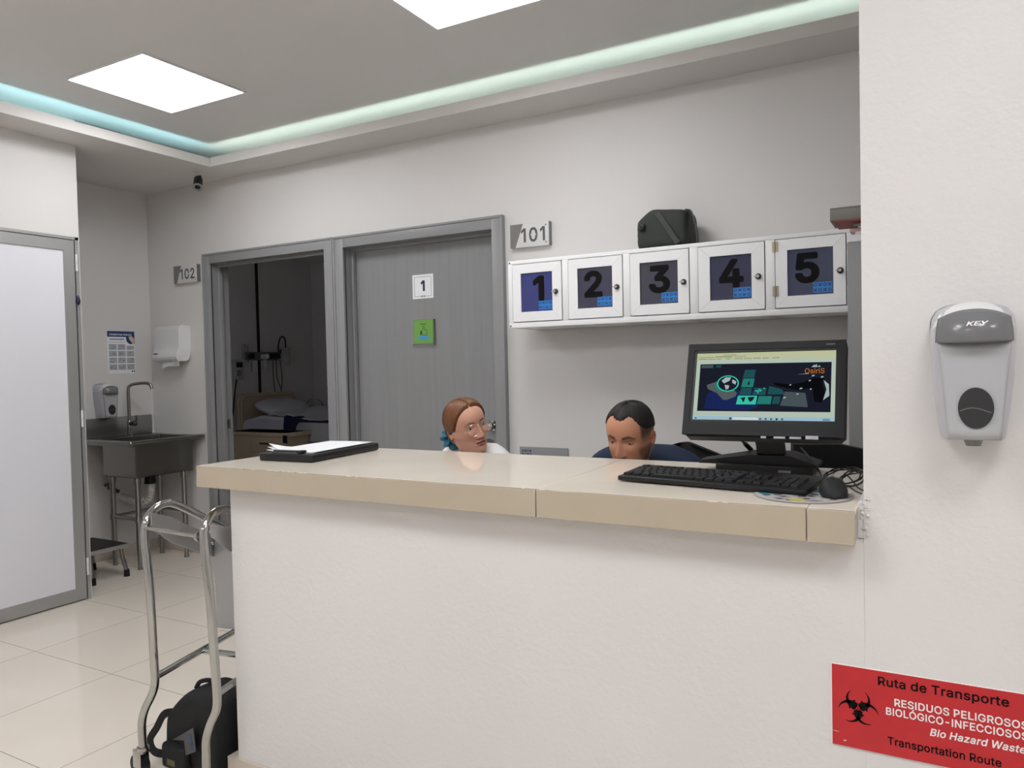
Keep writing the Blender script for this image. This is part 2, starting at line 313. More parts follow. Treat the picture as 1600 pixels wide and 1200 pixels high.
GLYPHS['D'] = (502, ((219,0,96,0,96,57,215,57,244,58,272,63,296,70,318,81,337,94,354,110,368,128,379,149,388,172,394,198,398,226,399,255,398,285,394,312,388,337,379,361,368,381,354,399,338,415,320,428,299,438,275,446,249,450,221,452,93,452,93,509,225,509,261,507,294,501,325,492,353,478,377,461,399,441,418,418,433,391,446,361,455,329,460,293,462,255,460,217,455,181,446,149,433,119,417,92,398,68,376,48,351,31,322,17,291,8,256,2), (125,509,125,0,60,0,60,509),))
GLYPHS['E'] = (419, ((60,0,60,509,372,509,372,452,125,452,125,286,355,286,355,229,125,229,125,57,375,57,375,0),))
GLYPHS['F'] = (410, ((60,0,60,509,369,509,369,452,125,452,125,278,346,278,346,221,125,221,125,0),))
GLYPHS['G'] = (520, ((269,-7,236,-5,205,1,176,11,149,25,125,43,104,64,85,88,69,116,57,146,47,179,42,215,40,254,42,293,47,329,57,362,69,393,85,421,103,445,125,466,149,484,175,498,203,508,233,514,265,516,285,515,304,513,322,509,340,504,358,497,374,489,389,480,403,469,416,458,429,445,439,431,449,416,458,401,465,384,470,367,474,349,408,349,404,361,399,372,393,383,387,393,380,403,373,411,365,420,356,427,347,434,337,439,326,444,315,448,304,452,291,454,279,455,265,456,243,454,222,450,202,443,183,432,166,419,150,404,137,385,125,364,116,340,109,314,105,285,103,254,105,223,109,194,116,168,125,145,137,124,151,105,166,90,184,76,203,66,224,59,246,54,269,53,290,54,309,57,328,63,345,71,360,81,374,93,386,107,396,123,404,141,410,160,414,180,415,202,434,199,283,199,283,256,478,256,478,200,476,170,471,141,463,115,451,91,436,69,419,50,399,33,377,19,352,8,326,0,298,-5),))
GLYPHS['H'] = (517, ((60,0,60,509,125,509,125,289,392,289,392,509,457,509,457,0,392,0,392,232,125,232,125,0),))
GLYPHS['I'] = (185, ((61,0,61,509,124,509,124,0),))
GLYPHS['K'] = (467, ((104,145,104,216,139,261,174,303,212,344,364,509,448,509,231,276,228,276), (60,0,60,509,125,509,125,334,124,225,125,193,125,0), (372,0,188,259,228,309,449,0),))
GLYPHS['L'] = (393, ((60,0,60,509,125,509,125,57,361,57,361,0),))
GLYPHS['N'] = (523, ((60,0,60,509,136,509,343,183,363,151,388,107,414,55,405,54,401,108,399,157,399,195,399,509,463,509,463,0,387,0,202,290,177,331,148,381,108,452,119,454,122,384,124,328,125,291,125,0),))
GLYPHS['O'] = (533, ((267,-7,235,-5,205,1,177,11,150,25,126,42,105,63,86,88,70,115,57,146,48,179,42,215,40,254,42,293,48,329,57,362,70,393,86,421,105,445,126,466,150,484,177,498,205,508,235,514,267,516,299,514,329,508,357,498,384,484,408,466,429,445,448,421,464,393,477,362,486,329,491,293,493,254,491,215,486,179,477,146,464,115,448,88,429,63,408,42,384,25,357,11,329,1,299,-5), (267,53,289,54,310,59,330,66,349,76,367,89,383,105,396,123,408,144,418,168,425,194,429,223,430,254,429,286,425,314,418,341,408,365,396,386,383,404,367,420,349,433,330,443,310,450,289,454,267,456,245,454,223,450,203,443,184,433,167,420,151,404,137,385,125,364,116,340,109,314,105,285,103,254,105,223,109,194,116,168,125,144,137,123,151,105,167,89,184,76,203,66,223,59,245,54),))
GLYPHS['P'] = (445, ((60,0,60,509,235,509,263,507,289,503,312,497,332,487,350,476,366,462,379,447,390,430,398,411,404,391,407,370,409,348,407,325,404,304,398,284,390,265,379,248,366,233,350,219,332,207,312,198,289,191,263,187,235,186,109,186,109,242,233,242,252,243,269,246,284,250,297,256,308,264,318,272,327,282,333,294,338,306,342,319,344,333,344,348,344,362,342,376,338,389,333,402,326,413,318,423,308,431,297,439,284,444,268,449,251,451,232,452,125,452,125,0),))
GLYPHS['R'] = (449, ((60,0,60,509,236,509,264,507,290,504,313,497,333,489,351,478,367,465,380,450,390,433,399,415,405,395,408,374,409,352,408,330,405,309,399,290,390,271,380,255,367,240,351,228,333,217,312,209,289,203,264,199,236,198,96,198,96,255,234,255,252,256,269,258,284,262,298,267,309,273,319,281,327,290,334,300,339,312,342,324,344,338,345,352,344,367,342,380,339,393,334,405,327,415,319,425,309,433,298,440,284,445,269,449,252,451,233,452,125,452,125,0), (353,0,230,229,303,229,428,0),))
GLYPHS['S'] = (447, ((224,-9,197,-8,172,-4,149,1,128,9,108,19,91,31,76,45,64,60,54,77,46,96,41,115,38,137,104,137,107,123,110,110,116,98,123,88,132,79,142,71,154,64,166,59,180,55,194,52,209,50,224,49,241,50,257,52,272,55,286,60,299,66,311,74,321,82,329,92,336,102,341,114,345,126,346,139,345,151,342,161,338,171,332,179,325,186,316,193,307,199,296,205,245,222,184,239,154,249,128,260,105,274,86,289,71,307,60,326,54,348,52,372,53,393,58,413,65,431,75,448,87,463,102,476,119,488,138,498,158,506,180,511,203,514,227,516,252,514,275,511,296,505,316,498,334,488,351,476,365,463,377,449,387,433,394,415,399,397,401,378,337,378,334,396,326,412,316,426,302,437,286,447,267,453,247,457,225,459,209,458,194,456,180,452,167,448,156,442,145,435,136,427,129,418,123,409,118,398,116,387,115,376,116,363,119,352,124,342,131,334,139,326,148,319,158,313,169,308,212,293,264,279,312,264,324,258,336,252,347,245,359,238,369,229,379,220,387,209,395,198,401,185,405,171,407,155,408,139,407,118,403,99,396,81,386,64,374,48,360,34,343,21,323,11,302,2,278,-4,252,-8),))
GLYPHS['T'] = (449, ((32,452,32,509,417,509,417,452,257,452,257,0,193,0,193,452),))
GLYPHS['U'] = (517, ((259,-8,230,-7,203,-2,177,5,154,15,133,28,114,43,98,60,85,80,74,101,66,124,62,148,60,173,60,509,124,509,124,178,125,160,128,144,133,128,141,113,150,99,160,87,173,77,187,68,203,61,220,56,239,53,259,52,279,53,298,56,315,61,331,68,345,77,357,87,368,99,377,113,384,128,389,144,392,160,393,178,393,509,457,509,457,173,456,148,451,124,443,101,433,80,419,60,403,43,384,28,363,15,340,5,315,-2,288,-7),))
GLYPHS['W'] = (686, ((155,0,16,509,82,509,163,196,175,145,187,94,197,40,189,40,200,94,211,145,224,196,306,509,380,509,462,196,474,145,486,94,497,40,488,40,499,94,510,145,523,196,603,509,670,509,530,0,455,0,368,323,351,391,336,475,350,475,335,395,318,323,230,0),))
GLYPHS['Y'] = (472, ((203,0,203,208,16,509,91,509,192,344,222,292,250,230,224,230,251,293,280,344,381,509,455,509,268,208,268,0),))
GLYPHS['a'] = (389, ((160,-9,142,-8,126,-5,110,-1,94,5,80,12,68,22,57,32,48,45,40,58,35,73,31,90,30,108,31,123,34,138,38,150,43,161,50,171,58,179,67,187,78,193,89,199,100,203,112,207,125,211,178,220,234,227,265,235,276,255,276,257,275,268,273,279,271,288,267,297,262,304,256,311,248,317,240,322,230,326,220,329,208,330,196,331,183,330,171,329,159,326,149,322,118,301,100,274,41,291,48,308,57,322,67,335,79,346,91,355,104,364,118,370,133,375,148,379,163,382,179,384,194,384,239,379,251,376,263,372,275,367,286,360,296,353,306,343,315,333,322,320,329,306,333,290,336,272,337,251,337,0,277,0,277,52,272,52,252,25,244,18,236,12,226,6,215,1,203,-3,190,-6,176,-8), (170,45,187,46,202,49,216,53,228,59,239,66,248,74,257,83,263,93,269,104,272,115,275,126,276,138,276,190,259,182,231,176,200,171,175,168,134,159,125,155,117,150,110,145,103,139,98,132,95,124,93,115,92,105,92,95,94,87,98,79,102,72,107,66,114,61,121,56,130,52,139,49,149,47,159,46),))
GLYPHS['d'] = (424, ((195,-8,172,-7,151,-2,130,5,111,16,94,29,79,45,66,64,55,84,46,108,39,133,35,160,34,189,35,218,39,245,46,270,55,293,66,313,79,332,95,347,112,361,131,371,151,378,173,383,196,384,213,384,228,381,241,378,253,373,263,367,272,360,280,353,287,346,306,319,311,319,311,509,372,509,372,0,313,0,313,59,307,59,287,31,280,24,272,17,263,10,252,4,241,-1,227,-5,212,-7), (205,47,221,48,236,51,250,57,263,65,274,75,284,86,293,100,299,115,305,132,309,150,311,169,312,189,311,210,309,229,305,247,300,263,293,278,284,291,275,302,263,312,251,320,237,325,221,329,205,330,187,329,172,325,157,319,145,311,133,301,124,290,115,276,108,261,103,245,99,227,97,209,96,189,97,170,99,151,103,133,109,117,115,101,124,88,134,76,145,66,158,57,172,51,188,48),))
GLYPHS['e'] = (404, ((212,-8,185,-7,161,-2,138,6,117,16,98,30,82,46,68,64,56,85,46,108,40,132,35,159,34,187,35,215,39,242,46,267,55,290,67,311,81,329,97,346,115,359,135,370,157,378,180,383,205,384,221,384,236,382,251,379,266,374,280,368,294,361,307,351,319,341,331,329,341,315,350,299,357,282,363,263,368,242,370,219,371,194,371,169,75,169,75,221,338,221,310,202,309,220,307,237,303,254,298,269,291,282,283,294,273,305,263,314,250,321,237,326,222,329,205,330,189,329,173,326,159,321,146,313,135,304,125,294,116,282,109,270,103,256,99,241,97,226,96,211,96,178,97,157,100,139,104,122,110,106,118,92,128,80,139,70,151,61,165,55,179,50,195,47,212,46,224,47,234,48,244,50,254,53,263,56,271,61,278,66,285,73,292,80,297,88,302,96,306,105,365,91,360,77,353,63,345,51,335,39,324,29,311,19,298,11,283,4,266,-1,249,-5,231,-7),))
GLYPHS['i'] = (167, ((53,0,53,379,114,379,114,0), (84,443,75,444,67,446,60,449,54,455,48,461,44,468,42,475,41,483,42,491,44,499,48,506,54,512,60,517,67,521,75,523,84,524,92,523,100,521,107,517,114,512,119,506,123,499,126,491,126,483,126,475,123,468,119,461,114,455,107,449,100,446,92,444),))
GLYPHS['m'] = (610, ((53,0,53,379,112,379,112,295,108,295,112,310,118,323,125,335,132,346,141,355,151,363,161,370,172,376,183,380,195,384,207,386,219,386,239,385,257,380,273,372,287,361,299,347,309,331,316,314,321,295,312,295,317,308,322,321,329,332,337,343,347,353,357,361,368,369,381,375,394,380,407,383,422,385,437,386,453,385,468,383,483,378,497,372,510,364,522,354,532,342,541,328,548,313,553,296,556,276,557,255,557,0,496,0,496,254,494,273,490,289,483,302,473,313,460,321,447,326,433,329,419,330,406,330,395,328,384,324,374,320,365,314,358,307,351,299,345,290,341,280,338,270,336,259,335,247,335,0,274,0,274,260,273,275,269,288,262,301,253,311,242,320,229,326,215,329,199,330,188,330,178,328,168,325,158,320,148,314,140,307,132,299,126,289,121,278,117,266,114,253,114,238,114,0),))
GLYPHS['n'] = (410, ((114,227,114,0,53,0,53,379,112,379,112,287,102,287,112,312,124,332,137,349,152,362,169,372,187,379,207,383,227,384,246,383,264,380,280,376,295,369,309,360,321,349,332,336,341,321,348,304,353,285,356,264,357,240,357,0,296,0,296,235,295,256,290,275,283,291,273,304,260,315,246,323,229,328,210,329,197,328,184,326,172,322,161,317,150,311,141,303,133,293,126,283,121,271,117,257,114,243),))
GLYPHS['o'] = (415, ((207,-8,182,-7,159,-2,137,6,117,16,98,30,82,46,68,64,56,85,46,108,40,133,36,159,34,187,36,216,40,243,46,268,56,291,68,312,82,330,98,346,117,360,137,371,159,378,182,383,207,384,233,383,256,378,278,371,299,360,317,346,333,330,347,312,359,291,369,268,376,243,380,216,381,187,380,159,376,133,369,108,359,85,347,64,333,46,317,30,299,16,278,6,256,-2,233,-7), (207,46,226,48,242,51,257,57,270,66,282,76,292,89,300,102,307,117,312,134,316,151,318,169,319,187,318,206,316,224,312,242,307,258,300,274,292,287,282,300,270,310,257,319,242,325,226,329,207,330,189,329,173,325,158,319,145,310,134,300,124,287,115,274,108,258,103,242,99,224,97,206,96,187,97,169,99,151,103,134,108,117,115,102,124,89,134,76,145,66,158,57,173,51,189,48),))
GLYPHS['p'] = (424, ((53,-143,53,379,112,379,112,319,118,319,137,346,144,353,152,360,161,367,171,373,183,378,197,381,212,384,229,384,252,383,274,378,294,371,313,361,330,347,345,332,359,313,370,293,379,270,385,245,389,218,390,189,389,160,385,133,379,108,370,84,359,64,346,45,330,29,313,16,294,5,274,-2,252,-7,229,-8,213,-7,198,-5,184,-1,173,4,162,10,153,17,145,24,138,31,118,59,114,59,114,-143), (220,47,237,48,253,51,267,57,279,66,291,76,301,88,309,101,316,117,321,133,325,151,327,170,328,189,327,209,325,227,321,245,316,261,309,276,301,290,291,301,280,311,267,319,253,325,237,329,220,330,203,329,188,325,174,320,161,312,150,302,140,291,132,278,125,263,120,247,116,229,113,210,113,189,113,169,116,150,120,132,125,115,132,100,140,86,150,75,162,65,174,57,188,51,204,48),))
GLYPHS['r'] = (259, ((53,0,53,379,112,379,112,321,115,321,122,335,130,347,140,358,152,367,166,375,181,380,196,384,213,385,229,384,243,384,243,322,230,324,207,326,194,325,182,323,170,319,159,315,149,309,140,301,132,293,126,284,121,273,117,262,114,250,114,237,114,0),))
GLYPHS['s'] = (365, ((182,-8,163,-7,145,-5,128,-2,112,3,98,10,84,18,72,27,62,38,53,50,45,63,40,78,36,94,94,107,99,92,105,79,114,69,124,60,136,54,150,49,165,46,181,45,200,46,217,50,232,55,244,62,255,71,262,81,267,91,268,103,267,112,265,121,260,129,254,136,246,142,237,147,225,151,212,155,149,170,125,177,104,186,87,196,72,208,61,222,53,237,48,255,47,274,48,290,51,305,57,319,65,332,75,343,87,354,100,363,115,370,131,377,149,381,167,384,187,384,206,384,223,381,239,378,254,372,267,366,279,358,290,349,299,339,307,328,314,316,319,303,324,290,268,277,264,288,258,298,251,307,243,316,232,323,219,328,205,331,187,333,171,332,156,329,143,324,131,317,121,308,114,299,110,289,109,277,110,267,112,258,117,250,124,243,133,237,144,232,157,227,172,223,229,209,254,202,275,194,292,183,306,171,317,158,325,142,330,125,331,107,330,90,326,75,321,61,312,47,302,35,290,24,276,15,260,6,242,0,223,-5,203,-7),))
GLYPHS['t'] = (227, ((204,379,204,327,6,327,6,379), (65,471,126,471,126,98,127,86,128,76,132,68,136,61,142,56,150,53,159,51,170,50,185,51,202,54,213,2,192,-3,168,-4,145,-3,125,2,107,10,92,21,80,35,72,52,67,71,65,93),))
GLYPHS['u'] = (410, ((182,-5,164,-4,146,-1,130,4,115,11,101,20,89,31,78,44,69,59,62,76,57,95,54,116,53,139,53,379,114,379,114,144,115,123,119,105,127,89,137,75,150,64,164,56,181,52,200,50,213,51,226,53,238,57,249,62,259,69,268,77,276,86,283,97,289,109,293,122,295,137,296,153,296,379,357,379,357,0,298,0,298,92,307,92,297,67,286,47,272,30,257,17,240,7,222,0,203,-4),))
GLYPHS['z'] = (380, ((42,0,42,46,254,320,254,323,48,323,48,379,333,379,333,331,126,60,126,56,339,56,339,0),))
GLYPHS['Ó'] = (533, ((267,-7,235,-5,205,1,177,11,150,25,126,42,105,63,86,88,70,115,57,146,48,179,42,215,40,254,42,293,48,329,57,362,70,393,86,421,105,445,126,466,150,484,177,498,205,508,235,514,267,516,299,514,329,508,357,498,384,484,408,466,429,445,448,421,464,393,477,362,486,329,491,293,493,254,491,215,486,179,477,146,464,115,448,88,429,63,408,42,384,25,357,11,329,1,299,-5), (267,53,289,54,310,59,330,66,349,76,367,89,383,105,396,123,408,144,418,168,425,194,429,223,430,254,429,286,425,314,418,341,408,365,396,386,383,404,367,420,349,433,330,443,310,450,289,454,267,456,245,454,223,450,203,443,184,433,167,420,151,404,137,385,125,364,116,340,109,314,105,285,103,254,105,223,109,194,116,168,125,144,137,123,151,105,167,89,184,76,203,66,223,59,245,54), (240,558,288,659,356,659,290,558),))
def txt(name, body, cap, m, parent, M, offset=0.0, shear=0.0, align='CENTER', depth=0.0006, sx=1.0, fit=None, label=None):
    """flat printed lettering: filled outlines plus a band of width 2*offset along every outline to embolden them"""
    k = cap/(0.507+2*offset); x = 0.0; loops = []
    for ch in body:
        if ch == ' ': x += 0.19; continue
        adv, sp = GLYPHS[ch]
        for l in sp: loops.append([(x+l[i]/1000+shear*l[i+1]/1000, l[i+1]/1000) for i in range(0, len(l), 2)])
        x += adv/1000+offset*1.2
    xs = [p[0] for l in loops for p in l]; x0, x1 = min(xs)-offset, max(xs)+offset
    if fit: sx = fit/((x1-x0)*k)
    ox = (x0+x1)/2 if align == 'CENTER' else x0
    loops = [[(p[0]-ox, p[1]-0.2535) for p in l] for l in loops]
    area = lambda l: sum(l[q-1][0]*l[q][1]-l[q][0]*l[q-1][1] for q in range(len(l)))
    def inside(p, l):
        r = False
        for q in range(len(l)):
            (ax, ay), (bx, by) = l[q-1], l[q]
            if (ay > p[1]) != (by > p[1]) and p[0] < (bx-ax)*(p[1]-ay)/(by-ay)+ax: r = not r
        return r
    outer = [l for l in loops if area(l) < 0]; holes = [l for l in loops if area(l) >= 0]; V = []; Fc = []
    for qi, lo_ in enumerate(outer):
        cu = bpy.data.curves.new('lettering', 'CURVE'); cu.dimensions = '2D'; cu.fill_mode = 'BOTH'
        for l in [lo_]+[h for h in holes if inside(h[0], lo_)]:
            sp = cu.splines.new('POLY'); sp.points.add(len(l)-1); sp.use_cyclic_u = True
            for pt, p in zip(sp.points, l): pt.co = (p[0], p[1], 0, 1)
        o = bpy.data.objects.new('tmp', cu); COL.objects.link(o)
        dg = bpy.context.evaluated_depsgraph_get(); dg.update()
        ev = o.evaluated_get(dg).to_mesh(); q0 = len(V); V += [Vector((v.co.x, v.co.y, -4e-6*(qi % 2))) for v in ev.vertices]; Fc += [tuple(e+q0 for e in p.vertices) for p in ev.polygons]
        o.evaluated_get(dg).to_mesh_clear(); bpy.data.objects.remove(o); bpy.data.curves.remove(cu)
    zz = 0.0
    if offset:
        for l in loops:
            n = len(l); zz = 3e-6
            for i in range(n):
                a, b = Vector((l[i][0], l[i][1], 0)), Vector((l[(i+1) % n][0], l[(i+1) % n][1], 0)); d = b-a
                q = len(V); V += [a+Vector((offset*math.cos(R(45*e+22.5)), offset*math.sin(R(45*e+22.5)), 0))*1.05 for e in range(8)]; Fc.append(tuple(range(q, q+8))); zz += 2e-6
                for e in range(q, q+8): V[e].z = zz
                if d.length > 1e-6:
                    w = Vector((-d.y, d.x, 0)).normalized()*offset; q = len(V); zz += 2e-6; up = Vector((0, 0, zz)); V += [a+w+up, a-w+up, b-w+up, b+w+up]; Fc.append((q, q+1, q+2, q+3))
    T = M @ Matrix.Diagonal((k*sx, k, 1, 1)) @ Matrix.Translation((0, 0, depth))
    if parent is not None: T = parent_matrix(parent).inverted() @ T
    me = bpy.data.meshes.new(name); me.from_pydata([tuple(T @ v) for v in V], [], Fc); me.materials.append(m)
    ob = bpy.data.objects.new(name, me); COL.objects.link(ob)
    if parent is not None: ob.parent = parent
    if label: ob['label'] = label
    return ob
def circle(cx, cy, r, n=32, a0=0.0, a1=2*math.pi): return [(cx+r*math.cos(a0+(a1-a0)*k/n), cy+r*math.sin(a0+(a1-a0)*k/n)) for k in range(n if a1-a0 > 6.28 else n+1)]
def rrect(x0, x1, y0, y1, r, n=6):
    out = []
    for cx, cy, a in ((x1-r, y0+r, -90), (x1-r, y1-r, 0), (x0+r, y1-r, 90), (x0+r, y0+r, 180)):
        for k in range(n+1): t = R(a+90*k/n); out.append((cx+r*math.cos(t), cy+r*math.sin(t)))
    return out

# ------------------------------------------------------------------ setting
YB, YC, XL, XA = 3.714, 1.645, -4.443, -5.25     # back wall, counter/pillar front, left wall, alcove wall
struct(MB().box(-7.2, 3.2, -3.2, 7.4, -0.1, 0).build('floor', M_floor))
struct(MB().box(XL-0.02, 3.2, -3.2, YB+0.0, 2.87, 2.95).build('ceiling', M_ceil))
LY, LX = 3.441, -4.187
s = MB()                                          # dropped soffit with a cove lip
s.box(XA, 0.30, LY+0.014, YB, 2.72, 2.735); s.box(LX, 0.30, LY, LY+0.014, 2.72, 2.779)
s.box(XA, LX-0.014, 2.675, LY+0.014, 2.72, 2.735); s.box(XL, LX-0.014, -3.0, 2.675, 2.72, 2.735)
s.box(LX-0.014, LX, -3.0, LY+0.014, 2.72, 2.779)
struct(s.build('trim_1', M_soffit))
s = MB(); s.box(XA, XL, 2.5, YB, 2.87, 2.95); struct(s.build('ceiling_alcove', M_ceil))
# back wall with two door openings
T = YB+0.14
s = MB()
s.box(XA-0.1, -4.575, YB, T, 0, 2.9); s.box(-3.37, -3.335, YB, T, 0, 2.9); s.box(-2.11, 0.40, YB, T, 0, 2.9)
s.box(-4.575, -3.37, YB, T, 2.185, 2.9); s.box(-3.335, -2.11, YB, T, 2.185, 2.9)
struct(s.build('wall_back', M_wall))
struct(MB().box(XL-0.14, XL, -3.1, 1.70, 0, 2.9).box(XL-0.14, XL, 1.70, 2.690, 2.172, 2.9).box(XL-0.14, XL, 2.684, 2.690, 0, 2.172).build('wall_left', M_wall))
struct(MB().box(XA-0.1, XA, 2.55, YB, 0, 2.9).box(XA, XL-0.14, 2.55, 2.65, 0, 2.9).build('wall_alcove', M_wall))
struct(MB().box(-0.1165, 3.1, YC, YC+0.20, 0, 2.9).build('wall_front', M_stucco))
struct(MB().box(0.30, 0.40, YC+0.20, YB, 0, 2.9).build('wall_right', M_wall))
struct(MB().box(XL-0.14, 3.1, -3.2, -3.1, 0, 2.9).build('wall_rear', M_wall))
struct(MB().box(3.1, 3.2, -3.2, YC+0.2, 0, 2.9).build('wall_corridor', M_wall))
# room 102
struct(MB().box(-7.15, -7.0, T, 7.4, 0, 2.75).build('wall_bedroom_left', M_wall))
struct(MB().box(-7.15, -3.0, 7.27, 7.4, 0, 2.75).build('wall_bedroom_back', M_wall))
struct(MB().box(-3.15, -3.0, T, 7.27, 0, 2.75).build('wall_bedroom_right', M_wall))
struct(MB().box(-7.15, XA-0.1, T-0.14, T, 0, 2.75).build('wall_bedroom_front', M_wall))
struct(MB().box(-7.15, -3.0, T, 7.4, 2.71, 2.80).build('ceiling_bedroom', M_wall))
# baseboards
struct(MB().box(XA, -4.598, YB-0.01, YB, 0, 0.07).box(XA, XA+0.01, 2.7, YB, 0, 0.07).build('baseboard_alcove', M_bb))
struct(MB().box(-2.08, 0.30, YB-0.01, YB, 0, 0.07).build('baseboard_back', M_bb))
struct(MB().box(-0.1165, 3.1, YC-0.013, YC, 0, 0.115).build('baseboard_front', M_bb))
struct(MB().box(-6.99, -3.15, 7.26, 7.27, 0, 0.07).box(-7.0, -6.99, T, 7.27, 0, 0.07).build('baseboard_bedroom', M_bb))

# white flush door at the left
d = bpy.data.objects.new('door_1', None); COL.objects.link(d); WM['door_1'] = Matrix.Translation((XL, 2.66, 0)); d.matrix_world = WM['door_1']; struct(d)
s = MB(); s.box(XL-0.05, XL+0.003, 2.663, 2.684, 0, 2.172); s.box(XL-0.05, XL+0.003, 1.70, 2.684, 2.155, 2.172); s.build('door_frame', M_alu, d, label='thin aluminium frame round the white door')
s = MB(); y0, y1, z0, z1, w = 1.74, 2.655, 0.008, 2.150, 0.062
s.box(XL-0.035, XL+0.004, y1-w, y1, z0, z1); s.box(XL-0.035, XL+0.004, y0, y0+w, z0, z1)
s.box(XL-0.035, XL+0.004, y0+w, y1-w, z1-w, z1); s.box(XL-0.035, XL+0.004, y0+w, y1-w, z0, z0+w+0.01)
s.build('leaf_edge', M_alu, d, label='brushed aluminium edging of the white door')
MB().box(XL-0.03, XL-0.004, y0+w, y1-w, z0+w, z1-w).build('door_panel', M_doorpan, d)
MB().box(XL-0.045, XL-0.03, 1.71, 2.66, 0, 2.155).build('door_gap', M_greydark, d)
for zc in (2.02, 1.09, 0.2):
    MB().cyl((XL+0.008, 2.665, zc-0.05), (XL+0.008, 2.665, zc-0.001), 0.007).cyl((XL+0.008, 2.665, zc+0.001), (XL+0.008, 2.665, zc+0.05), 0.007).build('hinge', M_whitep, d)
s = MB(); s.lathe([(0.0005, 0.034), (0.004, 0.026), (0.011, 0.008), (0.0135, -0.006), (0.010, -0.018), (0.003, -0.026)], Matrix.Translation((XL+0.014, 2.664, 1.795)), 16)
s.build('bumper', mat('dark_blue_rubber', (0.010, 0.006, 0.055, 1), 0.35), d, label='small dark blue teardrop stopper on the door edge')

# grey door frames on the back wall
def door_frame(name, xo0, xo1, xi0, xi1, zo, zi):
    e = bpy.data.objects.new(name, None); COL.objects.link(e); WM[name] = Matrix.Translation(((xo0+xo1)/2, YB, 0)); e.matrix_world = WM[name]; struct(e)
    yf = YB-0.030
    s = MB()
    s.box(xo0, xi0, yf, YB, 0, zo, bev=0.004); s.box(xi1, xo1, yf, YB, 0, zo, bev=0.004); s.box(xi0-0.004, xi1+0.004, yf, YB, zi, zo, bev=0.004)
    s.box(xo0-0.006, xo0+0.008, yf-0.006, YB, 0, zo+0.006, bev=0.002); s.box(xo1-0.008, xo1+0.006, yf-0.006, YB, 0, zo+0.006, bev=0.002)
    s.box(xo0, xo1, yf-0.006, YB, zo-0.008, zo+0.006, bev=0.002)
    s.build('casing', M_greyfr, e)
    s = MB()
    s.box(xi0-0.045, xi0, YB-0.012, T, 0, zi+0.03); s.box(xi1, xi1+0.045, YB-0.012, T, 0, zi+0.03); s.box(xi0, xi1, YB-0.012, T, zi, zi+0.05)
    s.box(xi0, xi0+0.018, YB+0.045, YB+0.075, 0, zi, bev=0.002); s.box(xi1-0.018, xi1, YB+0.045, YB+0.075, 0, zi, bev=0.002); s.box(xi0+0.018, xi1-0.018, YB+0.045, YB+0.075, zi-0.018, zi, bev=0.002)
    s.build('jamb', M_greyfr, e)
    return e
d2 = door_frame('door_2', -4.592, -3.360, -4.529, -3.431, 2.196, 2.130)
MB().box(-4.531, -4.527, YB+0.085, YB+0.115, 0.93, 1.00).box(-4.528, -4.524, YB+0.092, YB+0.108, 0.945, 0.985).build('strike_plate', M_brass, d2)
d3 = door_frame('door_3', -3.344, -2.097, -3.268, -2.165, 2.194, 2.126)
MB().box(-3.264, -2.169, YB+0.077, YB+0.117, 0.006, 2.118).build('door_leaf', M_grey, d3)
s = MB(); kx, kz = -2.238, 1.0; yk = YB+0.077
s.cyl((kx, yk, kz), (kx, yk-0.012, kz), 0.030); s.cyl((kx, yk-0.012, kz), (kx, yk-0.032, kz), 0.012)
s.lathe([(0.012, 0), (0.024, 0.008), (0.028, 0.02), (0.024, 0.032), (0.012, 0.037), (0.001, 0.038)], orient((0, -1, 0), (kx, yk-0.030, kz)), 20)
s.build('door_handle', M_chrome, d3, label='round chrome knob')

# ------------------------------------------------------------------ ceiling lights and cove strips
M_panel = emitter('light_diffuser', (0.99, 0.993, 1.0, 1), PANEL)
M_panel2 = emitter('light_diffuser_dim', (0.99, 0.993, 1.0, 1), PANEL*0.90)
LIGHTS = [(-3.54, 2.60, 'square light panel glowing in the ceiling at upper left'), (-1.61, 2.52, 'square light panel cut off by the top of the picture'),
          (-2.1, -0.2, None), (-1.2, 0.2, None), (0.5, 0.2, None), (-3.54, -1.9, None), (-0.6, -1.9, None), (2.0, 0.2, None)]
for lx, ly, lab in LIGHTS:
    t = thing('ceiling_light', lab or 'square ceiling light panel over the corridor behind the camera', 'ceiling light', (lx, ly, 2.87), group='square ceiling light panels')
    s = MB(); h = 0.30
    for a in ((-h-0.012, h+0.012, -h-0.012, -h), (-h-0.012, h+0.012, h, h+0.012), (-h-0.012, -h, -h, h), (h, h+0.012, -h, h)):
        s.box(a[0], a[1], a[2], a[3], -0.008, 0)
    s.build('frame', M_whitep, t, local=True)
    MB().box(-h, h, -h, h, -0.005, 0).build('diffuser', M_panel2 if lab else M_panel, t, local=True)
o = MB().box(LX-0.03, 0.29, LY+0.016, LY+0.026, 2.737, 2.742).build('led_strip', emitter('led_warm_green', (0.80, 1.0, 0.90, 1), LEDBACK)); tag(o, 'pale green LED strip hidden in the cove along the back wall', 'led strip', 'cove LED strips')
o = MB().box(LX-0.026, LX-0.016, -3.0, LY-0.01, 2.737, 2.742).build('led_strip', emitter('led_cyan', (0.52, 0.93, 1.0, 1), LEDLEFT)); tag(o, 'cyan LED strip hidden in the cove along the left wall', 'led strip', 'cove LED strips')

ld = bpy.data.lights.new('bedroom_fill_light', 'AREA'); ld.shape = 'RECTANGLE'; ld.size = 1.2; ld.size_y = 1.2; ld.energy = 0.9; ld.color = (0.9, 0.9, 1.0)
lo = bpy.data.objects.new('bedroom_fill_light', ld); COL.objects.link(lo); lo.matrix_world = orient((0.25, -1.0, 0.0), (-5.6, 4.0, 1.6))   # added unseen lamp that lifts the dark room

